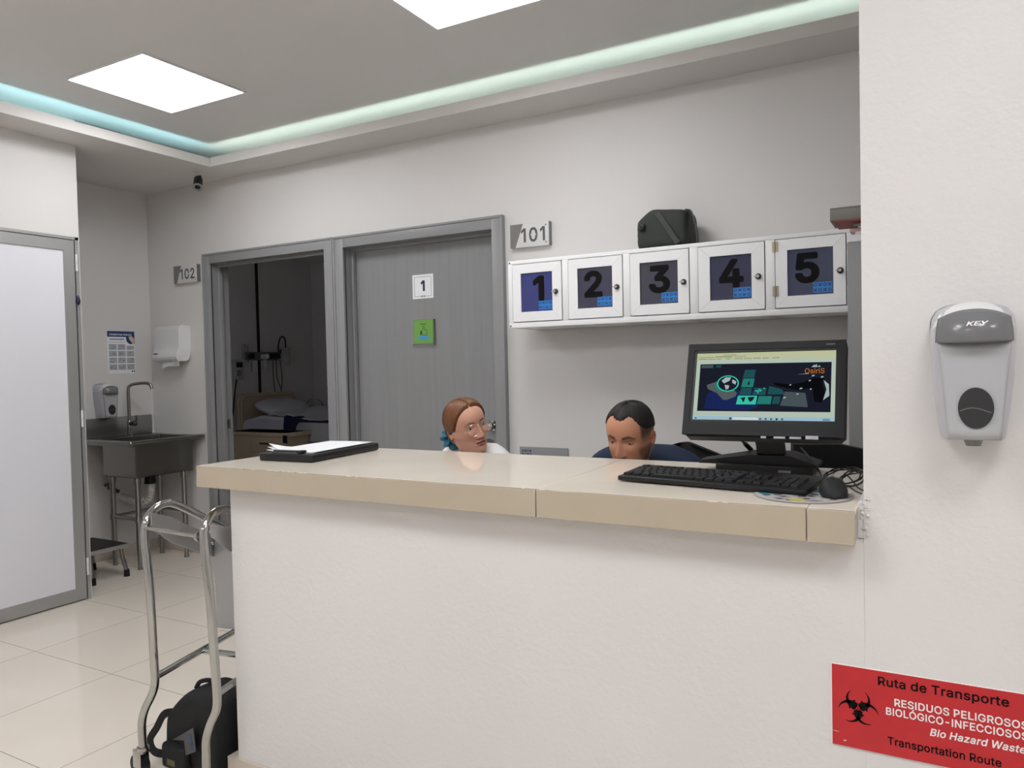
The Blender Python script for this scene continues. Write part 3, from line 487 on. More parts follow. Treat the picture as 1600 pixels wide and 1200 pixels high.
# ------------------------------------------------------------------ reception counter
t = thing('reception_counter', 'long reception counter with beige tiled top on a white plaster half wall', 'counter', (-1.05, 1.85, 0))
MB().box(-1.957, -0.1168, YC, YC+0.14, 0, 0.995).build('half_wall', M_stucco, t)
MB().box(-1.992, -0.1175, YC-0.014, YC, 0, 0.112).box(-1.992, -1.957, YC, YC+0.14, 0, 0.112).build('baseboard', M_bb, t)
MB().box(-2.022, -0.1375, 1.588, 2.165, 0.999, 1.053).build('slab_core', M_grout, t)
cuts = [(-2.030, -0.8225), (-0.8205, -0.2165), (-0.2150, -0.128)]
s = MB()
for a, b_ in cuts: s.box(a, b_, 1.5882, 2.175, 1.050, 1.060, bev=0.0008, seg=1)
s.build('tiled_top', M_ctop_lit, t, label='glossy beige tiled counter top, lightened for its reflection')
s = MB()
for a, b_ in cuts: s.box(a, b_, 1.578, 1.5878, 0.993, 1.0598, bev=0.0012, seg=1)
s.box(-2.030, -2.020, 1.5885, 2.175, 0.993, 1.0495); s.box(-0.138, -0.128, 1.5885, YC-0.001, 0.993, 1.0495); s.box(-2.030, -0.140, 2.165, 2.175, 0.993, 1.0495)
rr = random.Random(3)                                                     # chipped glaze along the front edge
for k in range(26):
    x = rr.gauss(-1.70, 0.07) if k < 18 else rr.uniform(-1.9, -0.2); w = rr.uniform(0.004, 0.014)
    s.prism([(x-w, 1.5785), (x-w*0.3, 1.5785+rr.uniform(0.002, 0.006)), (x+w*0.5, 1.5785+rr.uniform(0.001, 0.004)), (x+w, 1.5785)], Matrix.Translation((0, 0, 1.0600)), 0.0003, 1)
s.build('edge_tiles', [M_cedge_shaded, mat('chip_white', (0.78, 0.70, 0.58, 1), 0.7)], t, label='tan tiles along the counter edge, with shade in their colour')
MB().box(-0.1278, -0.1168, YC, YC+0.5, 0.9935, 1.064).build('plaster_fill', M_stucco, t)
s = MB(); rr = random.Random(5)                                            # crumbled plaster where the top meets the pillar
for k in range(22):
    z = rr.uniform(0.985, 1.075); s.ball((-0.1165+rr.uniform(-0.006, 0.012), YC-rr.uniform(0, 0.003), z), (rr.uniform(0.0015, 0.004), 0.0022, rr.uniform(0.0015, 0.004)), nu=8, nv=5)
s.build('crumbled_plaster', M_stucco, t)

# ------------------------------------------------------------------ wall cabinet with five numbered doors
CF, CX0, CX1, CZ0, CZ1 = 3.420, -1.905, -0.205, 1.546, 1.893
t = thing('wall_cabinet', 'long white wall cabinet with five numbered glass doors', 'cabinet', ((CX0+CX1)/2, YB, CZ0))
DX = [(-1.886, -1.607), (-1.568, -1.285), (-1.244, -0.962), (-0.917, -0.627), (-0.581, -0.301)]
DZ0, DZ1 = 1.577, 1.871
s = MB()
s.box(CX0, CX1, CF+0.012, YB, CZ0, CZ0+0.014); s.box(CX0, CX1, CF+0.012, YB, CZ1-0.014, CZ1); s.box(CX0, CX1, YB-0.008, YB, CZ0, CZ1)
s.box(CX0, CX0+0.014, CF+0.012, YB, CZ0, CZ1); s.box(CX1-0.014, CX1, CF+0.012, YB, CZ0, CZ1)
for i in range(4):
    xm = (DX[i][1]+DX[i+1][0])/2; s.box(xm-0.008, xm+0.008, CF+0.012, YB, CZ0, CZ1)
s.build('carcass', M_white, t)
s = MB(); g = 0.0035
s.box(CX0-0.008, CX1, CF, CF+0.014, CZ0, DZ0-g, bev=0.0015); s.box(CX0-0.008, CX1, CF, CF+0.014, DZ1+g, CZ1, bev=0.0015)
ed = [CX0-0.008] + [v for p in DX for v in (p[0]-g, p[1]+g)] + [CX1]
for i in range(6): s.box(ed[2*i], ed[2*i+1], CF, CF+0.014, DZ0-g, DZ1+g, bev=0.001)
s.build('face_frame', M_white, t)
s = MB()
for x, z in ((CX0+0.002, CZ0+0.010), (CX0+0.002, CZ1-0.010), (-0.276, CZ1-0.012)): MB().cyl((x, CF, z), (x, CF-0.002, z), 0.004).build('screw', M_darkmet, t)
PANE = [rgb(52, 60, 122), rgb(66, 66, 86), rgb(70, 70, 84), rgb(58, 62, 88), rgb(62, 70, 98)]
def logo_tiles(name, parent, cx, cz, w, h, y, base, dot, inner):
    s = MB(); F = facing_front((0, y, 0))
    if base is not None: s.rect(F, cx-w/2, cx+w/2, cz-h/2, cz+h/2, 0.0006, 0)
    cw, ch = w/4, h/2
    for i in range(4):
        for j in range(2):
            x, z = cx-w/2+cw*(i+.5), cz-h/2+ch*(j+.5); e = 0.0008
            k = cw*0.52
            if (i+j) % 2 == 0:
                for a in range(4):
                    an = a*math.pi/2+math.pi/4
                    s.prism([(x+k*math.cos(an)*1.15, z+k*math.sin(an)*1.15), (x+k*0.45*math.cos(an+0.9), z+k*0.45*math.sin(an+0.9)), (x, z), (x+k*0.45*math.cos(an-0.9), z+k*0.45*math.sin(an-0.9))], F, e, 1)
            else:
                s.prism(circle(x, z, k*0.8, 8), F, e, 1); s.prism(circle(x, z, k*0.4, 8), F, e+0.0002, 2)
    return s.build(name, [base or dot, dot, inner], parent, label='blue tile logo')
for i, (x0, x1) in enumerate(DX):
    dr = bpy.data.objects.new('door', None)
    gx0, gx1, gz0, gz1 = [(-1.838, -1.658), (-1.519, -1.336), (-1.197, -1.013), (-0.865, -0.682), (-0.532, -0.349)][i] + (1.626, 1.824)
    s = MB(); yf = CF-0.004; yb = CF+0.012
    a, b_, c, d_ = (x0, DZ0), (x1, DZ0), (x1, DZ1), (x0, DZ1); e, f, g_, h = (gx0, gz0), (gx1, gz0), (gx1, gz1), (gx0, gz1)
    F = basis((0, yb, 0), (1, 0, 0), (0, 0, 1), (0, -1, 0)); m = 0.0004
    for q in (((a[0]+m, a[1]), (b_[0]-m, b_[1]), (f[0]-m, f[1]), (e[0]+m, e[1])), ((b_[0], b_[1]+m), (c[0], c[1]-m), (g_[0], g_[1]-m), (f[0], f[1]+m)),
              ((c[0]-m, c[1]), (d_[0]+m, d_[1]), (h[0]+m, h[1]), (g_[0]-m, g_[1])), ((d_[0], d_[1]-m), (a[0], a[1]+m), (e[0], e[1]+m), (h[0], h[1]-m))):
        s.prism(list(q), F, yb-yf)
    dr = s.build('door', M_white, t, label='white framed glass door with a black number %d' % (i+1))
    pm = mat('tinted_pane_%d' % i, PANE[i], 0.12, spec=0.5)
    MB().rect(facing_front((0, CF+0.007, 0)), gx0-0.002, gx1+0.002, gz0-0.002, gz1+0.002, 0.004).build('glass_pane', pm, dr)
    cx = (gx0+gx1)/2; dx = [0.010, -0.010, 0.002, 0.002, -0.012][i]
    txt('numeral', str(i+1), 0.129, M_blackink, dr, facing_front((cx+dx, CF+0.0026, 1.742)), offset=0.034, sx=1.10)
    logo_tiles('logo', dr, gx1-0.043, gz0+0.030, 0.076, 0.044, CF+0.0028, M_blueink, M_bluedot, M_blueink)
    kx = [-1.638, -1.312, -0.986, -0.653, -0.322][i]; kz = 1.720
    k = MB(); O = orient((0, -1, 0), (kx, yf, kz))
    k.lathe([(0.0135, 0), (0.0135, 0.002), (0.0105, 0.004), (0.0100, 0.014), (0.008, 0.016), (0.001, 0.016)], O, 20).build('lock', M_darkmet, dr)
    k = MB(); k.box(kx-0.017, kx-0.004, yf-0.017, yf-0.015, kz-0.002, kz+0.002).cyl((kx, yf-0.016, kz), (kx, yf-0.018, kz), 0.006).build('keyhole', M_alu, dr)
    if i == 4:
        for zc in (1.842, 1.650):
            k = MB(); k.box(x0-0.012, x0+0.012, yf-0.003, yf, zc-0.022, zc+0.022).cyl((x0, yf-0.003, zc-0.022), (x0, yf-0.003, zc+0.022), 0.003)
            k.build('hinge', M_brass, dr)
    else:
        k = MB(); k.cyl((x0-0.001, CF-0.002, DZ0+0.01), (x0-0.001, CF-0.002, DZ1-0.01), 0.0018); k.build('hinge', M_alu, dr)
# olive bag on the cabinet
t = thing('canvas_bag', 'dark olive canvas bag with shoulder strap on top of the white cabinet', 'bag', (-1.10, 3.58, CZ1))
def bag_rings(x0, x1, yc, z0, prof, n=26, seg=11, sag=0.0):
    rings = []
    for i in range(seg):
        u = i/(seg-1); x = x0+(x1-x0)*u; hz, hy = prof(u); ring = []
        for k in range(n):
            a = 2*math.pi*k/n; c, s_ = math.cos(a), math.sin(a); p = 0.42
            y = hy*math.copysign(abs(c)**p, c); z = hz*0.5*math.copysign(abs(s_)**p, s_)
            wob = 0.006*math.sin(3*u*6+k*1.7)+0.004*math.sin(k*2.3+u*11)
            ring.append((x+sag*z, yc+y*(1+wob*2)+0.0, z0+hz*0.5+z*(1+wob)))
        rings.append(ring)
    return rings
B0 = CZ1+0.001
def prof(u):
    e = min(1, (min(u, 1-u)*2/0.10)**0.6) if min(u, 1-u) < 0.05 else 1
    h = 0.150 + 0.045*min(1, max(0, (u-0.08)/0.2)) - 0.030*max(0, u-0.30)
    return (h*(0.94+0.06*e), 0.105*(0.9+0.1*e))
s = MB(); s.loft(bag_rings(-1.235, -0.975, 3.565, B0, prof)); s.build('bag_body', M_olive, t, subsurf=1)
def topz(x):
    return B0+prof((x+1.235)/0.26)[0]
s = MB(); s.box(-1.205, -1.18, 3.447, 3.462, B0+0.085, B0+0.118, bev=0.004); s.cyl((-1.193, 3.447, B0+0.1), (-1.193, 3.442, B0+0.1), 0.008); s.build('buckle', M_black, t)
def strap(name, pts, w, m, parent, th=0.003, up=(0, -1, 0)):
    P = smooth_path(pts, 6); rings = []
    for i, p in enumerate(P):
        tg = (P[min(i+1, len(P)-1)]-P[max(i-1, 0)]).normalized(); n = Vector(up); sd = tg.cross(n).normalized(); n = sd.cross(tg).normalized()
        rings.append([p+sd*w/2+n*th/2, p-sd*w/2+n*th/2, p-sd*w/2-n*th/2, p+sd*w/2-n*th/2])
    return MB().loft(rings, smooth=False).build(name, m, parent)
strap('shoulder_strap', [(-1.12, 3.452, topz(-1.12)-0.028), (-1.085, 3.447, B0+0.115), (-1.05, 3.446, B0+0.06), (-1.02, 3.448, B0+0.012)], 0.024, M_olive2, t)
strap('carry_strap', [(-1.0, 3.52, topz(-1.0)-0.006), (-0.968, 3.50, topz(-0.98)-0.014), (-0.948, 3.48, B0+0.11), (-0.935, 3.47, B0+0.05), (-0.934, 3.47, B0+0.004)], 0.018, M_olive2, t, up=(1, 0, 0), th=0.007)
# tall grey locker with papers on top
LK = (-0.238, 0.24, 2.75, 3.30, 1.742)
t = thing('metal_locker', 'plain grey metal locker behind the monitor beside the pillar', 'locker', (0, 3.0, 0))
MB().box(LK[0], LK[1], LK[2], LK[3], 0.03, LK[4], bev=0.006).box(LK[0]+0.03, LK[1]-0.03, LK[2]+0.03, LK[3]-0.03, 0, 0.03).build('locker_body', mat('locker_grey', (0.25, 0.25, 0.255, 1), 0.45), t)
MB().box(LK[0]+0.255, LK[1]-0.012, LK[2]-0.004, LK[2]+0.004, 0.06, LK[4]-0.02, bev=0.002).build('locker_door', mat('locker_grey', (0, 0, 0, 1)), t)
t = thing('paper_stack', 'stack of white files on top of the grey locker', 'papers', (-0.03, 2.90, LK[4]))
zz = LK[4]+0.0005; rr = random.Random(11)
for k in range(5):
    h = [0.024, 0.009, 0.012, 0.006, 0.010][k]; ox = [-0.002, 0.022, 0.006, 0.03, 0.016][k]
    MB().box(-0.236+ox, 0.10+ox, 2.757+0.004*k, 3.02, zz, zz+h, bev=0.002).build('file', [M_paper, M_whitep, mat('pink_file', (0.50, 0.36, 0.36, 1), 0.6), M_paper, mat('grey_file', (0.35, 0.35, 0.37, 1), 0.6)][k], t)
    zz += h+0.0005
t = thing('hardback_book', 'thick book with grey cover and red back lying on the files', 'book', (-0.10, 2.80, zz))
BX, BY = -0.286, 2.715
MB().box(BX, 0.06, BY, BY+0.165, zz+0.006, zz+0.010).box(BX, 0.06, BY, BY+0.008, zz+0.010, zz+0.044, bev=0.002).box(BX, 0.06, BY, BY+0.165, zz+0.044, zz+0.048).build('cover', mat('grey_cover', (0.20, 0.19, 0.18, 1), 0.5), t, label='grey cover')
MB().box(BX+0.010, 0.05, BY+0.008, BY+0.155, zz+0.010, zz+0.044).build('pages', M_paper, t)
MB().box(BX+0.012, 0.06, BY+0.002, BY+0.165, zz, zz+0.006).build('back_board', mat('red_edge', (0.30, 0.07, 0.065, 1), 0.6), t, label='dark red back board')

# ------------------------------------------------------------------ signs
def room_sign(text, x0, x1, z0, z1, label, deep=0.03):
    t = thing('room_sign', label, 'sign', ((x0+x1)/2, YB, z0), group=None); w = x1-x0; h = z1-z0; F = facing_front((x0, YB-deep, z0))
    MB().box(x0, x1, YB-deep+0.0, YB, z0, z1, bev=0.0012).build('plate', mat('sign_white', (0.66, 0.66, 0.66, 1), 0.3), t)
    MB().prism([(0, 0), (w*0.13, 0), (w*0.34, h), (0, h)], F, 0.0008).build('grey_panel', mat('sign_grey', (0.19, 0.18, 0.175, 1), 0.4), t)
    MB().box(x1, x1+0.003, YB-deep+0.001, YB, z0, z1).build('side_edge', M_greyp, t)
    txt('lettering', text, h*0.60, mat('sign_numeral', (0.10, 0.098, 0.095, 1), 0.4), t, basis((x0+w*0.595, YB-deep-0.0004, z0+h*0.50), (1, 0, 0), (0, 0, 1), (0, -1, 0)), offset=0.020, fit=w*0.62)
    sc = MB(); sc.rect(F, w*0.535, w*0.68, h*0.475, h*0.525, 0.0016); sc.build('stencil_bar', mat('sign_white', (0, 0, 0, 1)), t)
    for px, pz in ((0.06, 0.16), (0.06, 0.84), (0.93, 0.14), (0.93, 0.86)):
        MB().lathe([(0.0045, 0), (0.004, 0.0025), (0.001, 0.003)], orient((0, -1, 0), (x0+w*px, YB-deep-0.0005, z0+h*pz)), 10).build('screw', M_chrome, t)
    return t
room_sign('101', -2.041, -1.802, 2.004, 2.133, 'white and grey number plate reading 101 right of the closed grey door')
room_sign('102', -4.915, -4.660, 2.012, 2.140, 'white and grey number plate reading 102 left of the open doorway')
yl = YB+0.077
t = thing('door_sign', 'small white card with a navy number 1 on the grey door', 'sign', (-2.72, yl, 1.775)); F = facing_front((-2.801, yl, 1.775))
MB().rect(F, 0, 0.156, 0, 0.148, 0.003).build('card', M_paper, t)
s = MB()
for a in ((0.014, 0.142, 0.013, 0.0155), (0.014, 0.142, 0.1325, 0.135), (0.014, 0.0165, 0.013, 0.135), (0.1395, 0.142, 0.013, 0.135)): s.rect(basis((-2.801, yl-0.003, 1.775), (1, 0, 0), (0, 0, 1), (0, -1, 0)), a[0], a[1], a[2], a[3], 0.0003)
s.build('border', M_greyink, t)
txt('numeral', '1', 0.066, M_navyink, t, facing_front((-2.722, yl-0.0035, 1.853)), offset=0.035)
s = MB(); F3 = facing_front((-2.801, yl-0.003, 1.775)); s.rect(F3, 0.064, 0.074, 0.010, 0.019, 0.0006); s.rect(F3, 0.082, 0.092, 0.010, 0.019, 0.0006); s.build('small_mark', M_greyink, t)
t = thing('thumbs_up_sign', 'green card with a thumbs up in a clear holder on the grey door', 'sign', (-2.71, yl, 1.49)); x0 = -2.797
F = facing_front((x0, yl-0.0035, 1.493)); MB().prism(rrect(0, 0.148, 0.004, 0.150, 0.008), F, 0.002).build('card', M_green, t)
s = MB(); s.box(x0-0.004, x0+0.158, yl-0.014, yl-0.001, 1.486, 1.493).box(x0+0.150, x0+0.158, yl-0.014, yl-0.001, 1.493, 1.645); s.box(x0-0.004, x0+0.158, yl-0.0035, yl-0.001, 1.493, 1.647)
s.build('holder', M_clear, t)
F = facing_front((x0+0.074, yl-0.0055, 1.573))
th = [(-0.012, -0.022), (0.018, -0.026), (0.024, -0.022), (0.025, 0.002), (0.022, 0.010), (0.006, 0.010), (0.006, 0.028), (0.001, 0.034), (-0.004, 0.030), (-0.006, 0.012), (-0.014, 0.002)]
s = MB()
for i in range(len(th)):
    a = Vector(th[i]); b_ = Vector(th[(i+1) % len(th)]); dd = (b_-a).normalized(); n = Vector((-dd.y, dd.x))*0.0014; a2 = a-dd*0.001; b2 = b_+dd*0.001
    s.prism([tuple(a2+n), tuple(a2-n), tuple(b2-n), tuple(b2+n)], F, 0.0005)
s.rect(F, -0.026, -0.016, -0.020, 0.002, 0.0006); s.rect(F, -0.024, 0.022, 0.043, 0.047, 0.0004); s.build('thumb_drawing', mat('dark_green_ink', (0.01, 0.035, 0.008, 1), 0.5), t)
s = MB(); s.prism([(-0.042, -0.046), (-0.03, -0.052), (0.03, -0.05), (0.046, -0.040), (0.03, -0.028), (-0.02, -0.026), (-0.04, -0.032)], F, 0.0006); s.build('blue_mark', mat('sky_ink', (0.06, 0.30, 0.55, 1), 0.5), t)
t = thing('wall_plate', 'grey wall plate with a blue tile logo low on the wall between the two people', 'sign', (-1.87, YB, 0.70))
MB().box(-2.023, -1.724, YB-0.010, YB, 0.73, 0.893, bev=0.002).build('plate', mat('plate_grey', (0.26, 0.265, 0.275, 1), 0.35), t)
logo_tiles('logo', t, -1.978, 0.862, 0.064, 0.038, YB-0.0102, None, M_navyink, mat('pale_blue_ink', (0.25, 0.28, 0.5, 1), 0.5))
# red biohazard route sign
x0, z0, w, h = -0.1785, 0.566, 0.50, 0.166
t = thing('biohazard_sign', 'red biohazard waste route sign on the white pillar', 'sign', (x0+w/2, YC, z0))
MB().box(x0, x0+w, YC-0.004, YC, z0, z0+h).build('plate', M_red, t); yt = YC-0.0042
MB().box(x0-0.0012, x0+w, YC-0.0036, YC-0.0002, z0+h-0.0002, z0+h+0.0012).box(x0-0.0014, x0, YC-0.0036, YC-0.0002, z0, z0+h).build('pale_edge', M_whiteink, t)
def signtxt(name, body, cap, m, xl, xr, zc, off, shear=0.0):
    txt(name, body, cap, m, t, facing_front((xl, yt, zc)), offset=off, shear=shear, align='LEFT', depth=0.0003, fit=xr-xl)
signtxt('lettering', 'Ruta de Transporte', 0.0178, M_blackink, -0.0935, 0.1255, 0.7125, 0.017)
signtxt('lettering', 'RESIDUOS PELIGROSOS', 0.0150, M_whiteink, -0.0645, 0.1545, 0.6745, 0.017)
signtxt('lettering', 'BIOLÓGICO-INFECCIOSOS', 0.0150, M_whiteink, -0.0795, 0.1545, 0.6545, 0.017)
signtxt('lettering', 'Bio Hazard Waste', 0.0145, M_whiteink, -0.0035, 0.1510, 0.6290, 0.018, 0.22)
signtxt('lettering', 'Transportation Route', 0.0158, M_blackink, -0.0770, 0.1130, 0.5955, 0.016)
F = facing_front((0, yt, 0))
for zc in (0.7115, 0.5945): MB().prism([(0.150, zc+0.002), (0.166, zc+0.013), (0.166, zc+0.005), (0.26, zc+0.005), (0.26, zc-0.001), (0.166, zc-0.001), (0.166, zc-0.009)], F, 0.0003).build('arrow', M_blackink, t)
bc = (-0.1300, 0.6490); bio = MB(); F = facing_front((0, yt, 0)); k = 0.00150
for a in (90, 210, 330):
    a = R(a); ca, sa = math.cos(a), math.sin(a)
    oc = (bc[0]+ca*11*k, bc[1]+sa*11*k); ic = (bc[0]+ca*14.2*k, bc[1]+sa*14.2*k); Ro, Ri = 15*k, 12.0*k
    out = []; inn = []
    for j in range(41):
        b_ = a + R(38) + (2*math.pi-R(76))*j/40; out.append((oc[0]+Ro*math.cos(b_), oc[1]+Ro*math.sin(b_)))
        b2 = a + R(40) + (2*math.pi-R(80))*j/40; inn.append((ic[0]+Ri*math.cos(b2), ic[1]+Ri*math.sin(b2)))
    for j in range(40): bio.prism([out[j], out[j+1], inn[j+1], inn[j]], F, 0.0003)
for a in (30, 150, 270):
    o_ = circle(bc[0], bc[1], 11.5*k, 14, R(a-42), R(a+42)); i_ = circle(bc[0], bc[1], 9.6*k, 14, R(a-42), R(a+42))
    for j in range(14): bio.prism([o_[j], o_[j+1], i_[j+1], i_[j]], F, 0.0002)
bio.build('biohazard_symbol', M_blackink, t)
s = MB(); s.prism(circle(bc[0], bc[1], 2.6*k, 16), F, 0.00045)
for a in (90, 210, 330):
    a = R(a); dx, dz = math.cos(a), math.sin(a); n = (-dz*0.5*k, dx*0.5*k)
    s.prism([(bc[0]+n[0], bc[1]+n[1]), (bc[0]-n[0], bc[1]-n[1]), (bc[0]+dx*6*k-n[0], bc[1]+dz*6*k-n[1]), (bc[0]+dx*6*k+n[0], bc[1]+dz*6*k+n[1])], F, 0.00045)
s.build('symbol_center', M_red, t)
s = MB(); F = facing_front((x0, yt, z0)); s.prism([(0, 0.028), (0.006, 0.0285), (0.014, 0.0275), (0.006, 0.0275)], F, 0.0003); s.prism([(0.020, 0.012), (0.027, 0.0135), (0.024, 0.010)], F, 0.0003); s.build('scratch', M_whiteink, t)

# ------------------------------------------------------------------ soap dispensers
def soap_dispenser(label, M, brand):
    t = thing('soap_dispenser', label, 'soap dispenser', M=M, group='wall soap dispensers')
    zs = [(0.000, 0.049, 0.075), (0.006, 0.052, 0.082), (0.05, 0.0575, 0.092), (0.10, 0.063, 0.099), (0.16, 0.067, 0.103), (0.20, 0.067, 0.103), (0.222, 0.064, 0.098), (0.236, 0.056, 0.086), (0.244, 0.040, 0.066), (0.247, 0.020, 0.040)]
    rings = []
    for z, hw, dp in zs:
        ring = []
        for k in range(25):
            a = math.pi*k/24; c, sn = math.cos(a), math.sin(a)
            ring.append((hw*math.copysign(abs(c)**0.55, c), -dp*abs(sn)**0.42, z))
        rings.append(ring+[(-hw, 0, z), (hw, 0, z)])
    MB().loft(rings).build('shell', M_silverp, t, local=True, sharp=50)
    # white cap over the top
    rings = []
    for z, hw, dp in [(0.214, 0.0668, 0.1005), (0.224, 0.0648, 0.0985), (0.238, 0.0562, 0.0865), (0.2465, 0.040, 0.066), (0.2495, 0.020, 0.040)]:
        ring = []
        for k in range(25):
            a = math.pi*k/24; c, sn = math.cos(a), math.sin(a); ring.append(((hw+0.0008)*math.copysign(abs(c)**0.55, c), -(dp+0.0008)*abs(sn)**0.42, z-0.020*abs(c)**3))
        rings.append(ring+[(-hw, 0, z), (hw, 0, z)])
    MB().loft(rings).build('cap', M_whitep, t, local=True, sharp=50)
    # dark push lever with a bulging visor and a smooth grey front below it
    def front(z0, z1, w0, w1, bul, m, nm, n=16, rows=10, arch=0.0):
        vs_, fs = [], []
        for j in range(rows+1):
            v = j/rows; z = z0+(z1-z0)*v; hw = w0+(w1-w0)*v
            for i in range(n+1):
                u = 2*i/n-1; x = hw*u; y = -0.1005-bul(v)*(1-abs(u)**2.6); zz = z-arch*(v)*u*u
                vs_.append((x, y, zz))
        for j in range(rows):
            for i in range(n): fs.append((j*(n+1)+i, j*(n+1)+i+1, (j+1)*(n+1)+i+1, (j+1)*(n+1)+i))
        o = MB().add(vs_, fs, 0, True).build(nm, m, t, local=True); md = o.modifiers.new('thickness', 'SOLIDIFY'); md.thickness = 0.006; md.offset = -1 if False else 1
        return o
    front(0.176, 0.229, 0.0545, 0.052, lambda v: 0.003+0.027*math.sin(math.pi*min(1, 0.34+v*0.62)), M_greyp, 'push_lever', arch=0.012)
    front(0.004, 0.178, 0.038, 0.0555, lambda v: 0.0025+0.003*(1-v), mat('grey_front', (0.42, 0.425, 0.45, 1), 0.25), 'front_plate', arch=0.0)
    s = MB(); E = basis((0.002, -0.1115, 0.060), (1, 0, 0), (0, 0, 1), (0, -1, 0)); s.prism([(0.027*math.cos(2*math.pi*k/32), 0.036*math.sin(2*math.pi*k/32)) for k in range(32)], E, 0.0022)
    s.build('level_window', mat('smoked_window', (0.028, 0.029, 0.031, 1), 0.12), t, local=True)
    s = MB(); s.tube(smooth_path([(-0.022, -0.1138, 0.055), (-0.008, -0.1140, 0.060), (0.006, -0.1140, 0.059), (0.025, -0.1138, 0.052)], 6), 0.0008, 6); s.build('soap_bag_fold', M_greyp, t, local=True)
    s = MB(); s.cyl((0, -0.07, -0.010), (0, -0.07, 0.002), 0.012, 0.016); s.build('nozzle', M_greyp, t, local=True)
    if brand:
        W = M @ basis((0.004, -0.1196, 0.217), (1, 0, 0), (0, 0.25, 0.968), (0, -0.968, 0.25))
        txt('lettering', 'KEY', 0.0088, M_whiteink, t, M @ basis((0.004, -0.1330, 0.2065), (1, 0, 0), (0, 0.47, 0.883), (0, -0.883, 0.47)), offset=0.02, shear=0.3, sx=1.35)
    return t
soap_dispenser('silver and grey soap dispenser on the white pillar at right', Matrix.Translation((0.0685, YC, 1.205)), True)
soap_dispenser('grey soap dispenser on the wall beside the sink tap', Matrix.Translation((XA, 3.305, 1.035)) @ Matrix.Rotation(R(90), 4, 'Z'), False)

# ------------------------------------------------------------------ monitor, keyboard, mouse, clipboard
MON = Matrix.Translation((-0.363, 1.888, 1.166)) @ Matrix.Rotation(R(1.0), 4, 'Z') @ Matrix.Rotation(R(-20.5), 4, 'X')
t = thing('computer_monitor', 'black widescreen monitor showing a dark teal web page on the counter', 'monitor', (-0.363, 2.05, 1.06))
W2, H = 0.1915, 0.249
s = MB(); c = 0.012
P = [(-W2, c), (-W2+c, 0), (W2-c, 0), (W2, c), (W2, H-0.006), (W2-0.006, H), (-W2+0.006, H), (-W2, H-0.006)]
Fm = MON @ basis((0, 0.0, 0), (1, 0, 0), (0, 0, 1), (0, -1, 0))
sx0, sx1, sz0, sz1 = -0.1735, 0.1735, 0.038, 0.2295
s.prism(P, MON @ basis((0, 0.040, 0), (1, 0, 0), (0, 0, 1), (0, -1, 0)), 0.038)
yo = -0.008
for a in ((-W2+0.001, W2-0.001, 0.004, sz0), (-W2+0.001, W2-0.001, sz1, H-0.001), (-W2+0.001, sx0, sz0, sz1), (sx1, W2-0.001, sz0, sz1)):
    s.box(a[0], a[1], yo, 0.003, a[2], a[3], M=MON)
s.build('casing', M_black2, t)
s = MB()
for a in ((sx0, sx1, sz0-0.000, sz0+0.005), (sx0, sx1, sz1-0.005, sz1), (sx0, sx0+0.005, sz0, sz1), (sx1-0.005, sx1, sz0, sz1)): s.box(a[0], a[1], -0.006, 0.002, a[2], a[3], M=MON)
s.build('inner_bezel', M_black, t)
# picture on the screen: a web page
def em(n, r, g, b, k=0.34): return emitter(n, rgb(r, g, b), k)
SM = [em('scr_page', 190, 205, 190), em('scr_bar', 200, 205, 165), em('scr_dark', 30, 33, 46), em('scr_navy', 28, 42, 92), em('scr_teal', 60, 205, 175), em('scr_teal2', 40, 130, 122),
      em('scr_teal3', 34, 84, 90), em('scr_task', 165, 200, 215), em('scr_ink', 66, 78, 74), em('scr_pale', 175, 190, 190), em('scr_grey', 75, 88, 92), em('scr_orange', 200, 120, 50), em('scr_black', 12, 14, 18), em('scr_white', 215, 228, 230), em('scr_hand', 88, 100, 98)]
px0, px1, pz0, pz1 = sx0+0.005, sx1-0.005, sz0+0.005, sz1-0.005; pw, ph = px1-px0, pz1-pz0
class Scr(MB):
    def q(s, poly, layer, mi):
        s.prism([(px0+u*pw, pz0+v*ph) for u, v in poly], MON @ basis((0, 0.0015-0.0002*layer, 0), (1, 0, 0), (0, 0, 1), (0, -1, 0)), 0.0001, mi)
    def r(s, u0, u1, v0, v1, layer, mi): s.q([(u0, v0), (u1, v0), (u1, v1), (u0, v1)], layer, mi)
sc = Scr()
sc.r(0, 1, 0, 1, 0, 0); sc.r(0, 1, 0.90, 1, 1, 1); sc.r(0, 1, 0, 0.062, 1, 7); sc.r(0.30, 0.48, 0.012, 0.05, 2, 13)
rr = random.Random(2)
for k in range(9): u = 0.02+0.068*k; sc.r(u, u+0.006, 0.905, 0.917, 2, 12 if k in (2, 7, 8) else 8); sc.r(u+0.009, u+0.009+rr.uniform(0.02, 0.05), 0.908, 0.914, 2, 8)
sc.r(0.01, 0.13, 0.935, 0.940, 2, 8); sc.r(0.14, 0.27, 0.938, 0.946, 2, 8); sc.r(0.28, 0.37, 0.940, 0.945, 2, 8); sc.r(0.2, 0.3, 0.965, 0.970, 2, 8)
for k in range(5): u = 0.49+0.038*k; sc.r(u, u+0.014, 0.018, 0.042, 3, 10 if k != 3 else 12)
sc.r(0.275, 0.29, 0.016, 0.046, 3, 3); sc.r(0.92, 0.97, 0.018, 0.026, 3, 8); sc.r(0.92, 0.965, 0.034, 0.042, 3, 8); sc.r(0.02, 0.03, 0.02, 0.04, 3, 3)
sc.r(0.0, 0.30, 0.093, 0.098, 2, 9)
sc.r(0.03, 0.97, 0.135, 0.835, 2, 2)                                        # hero picture
sc.q([(0.08, 0.17), (0.40, 0.15), (0.48, 0.20), (0.45, 0.42), (0.20, 0.46), (0.10, 0.40)], 3, 3)
sc.r(0.04, 0.13, 0.775, 0.82, 3, 10); sc.r(0.15, 0.19, 0.78, 0.815, 3, 6)
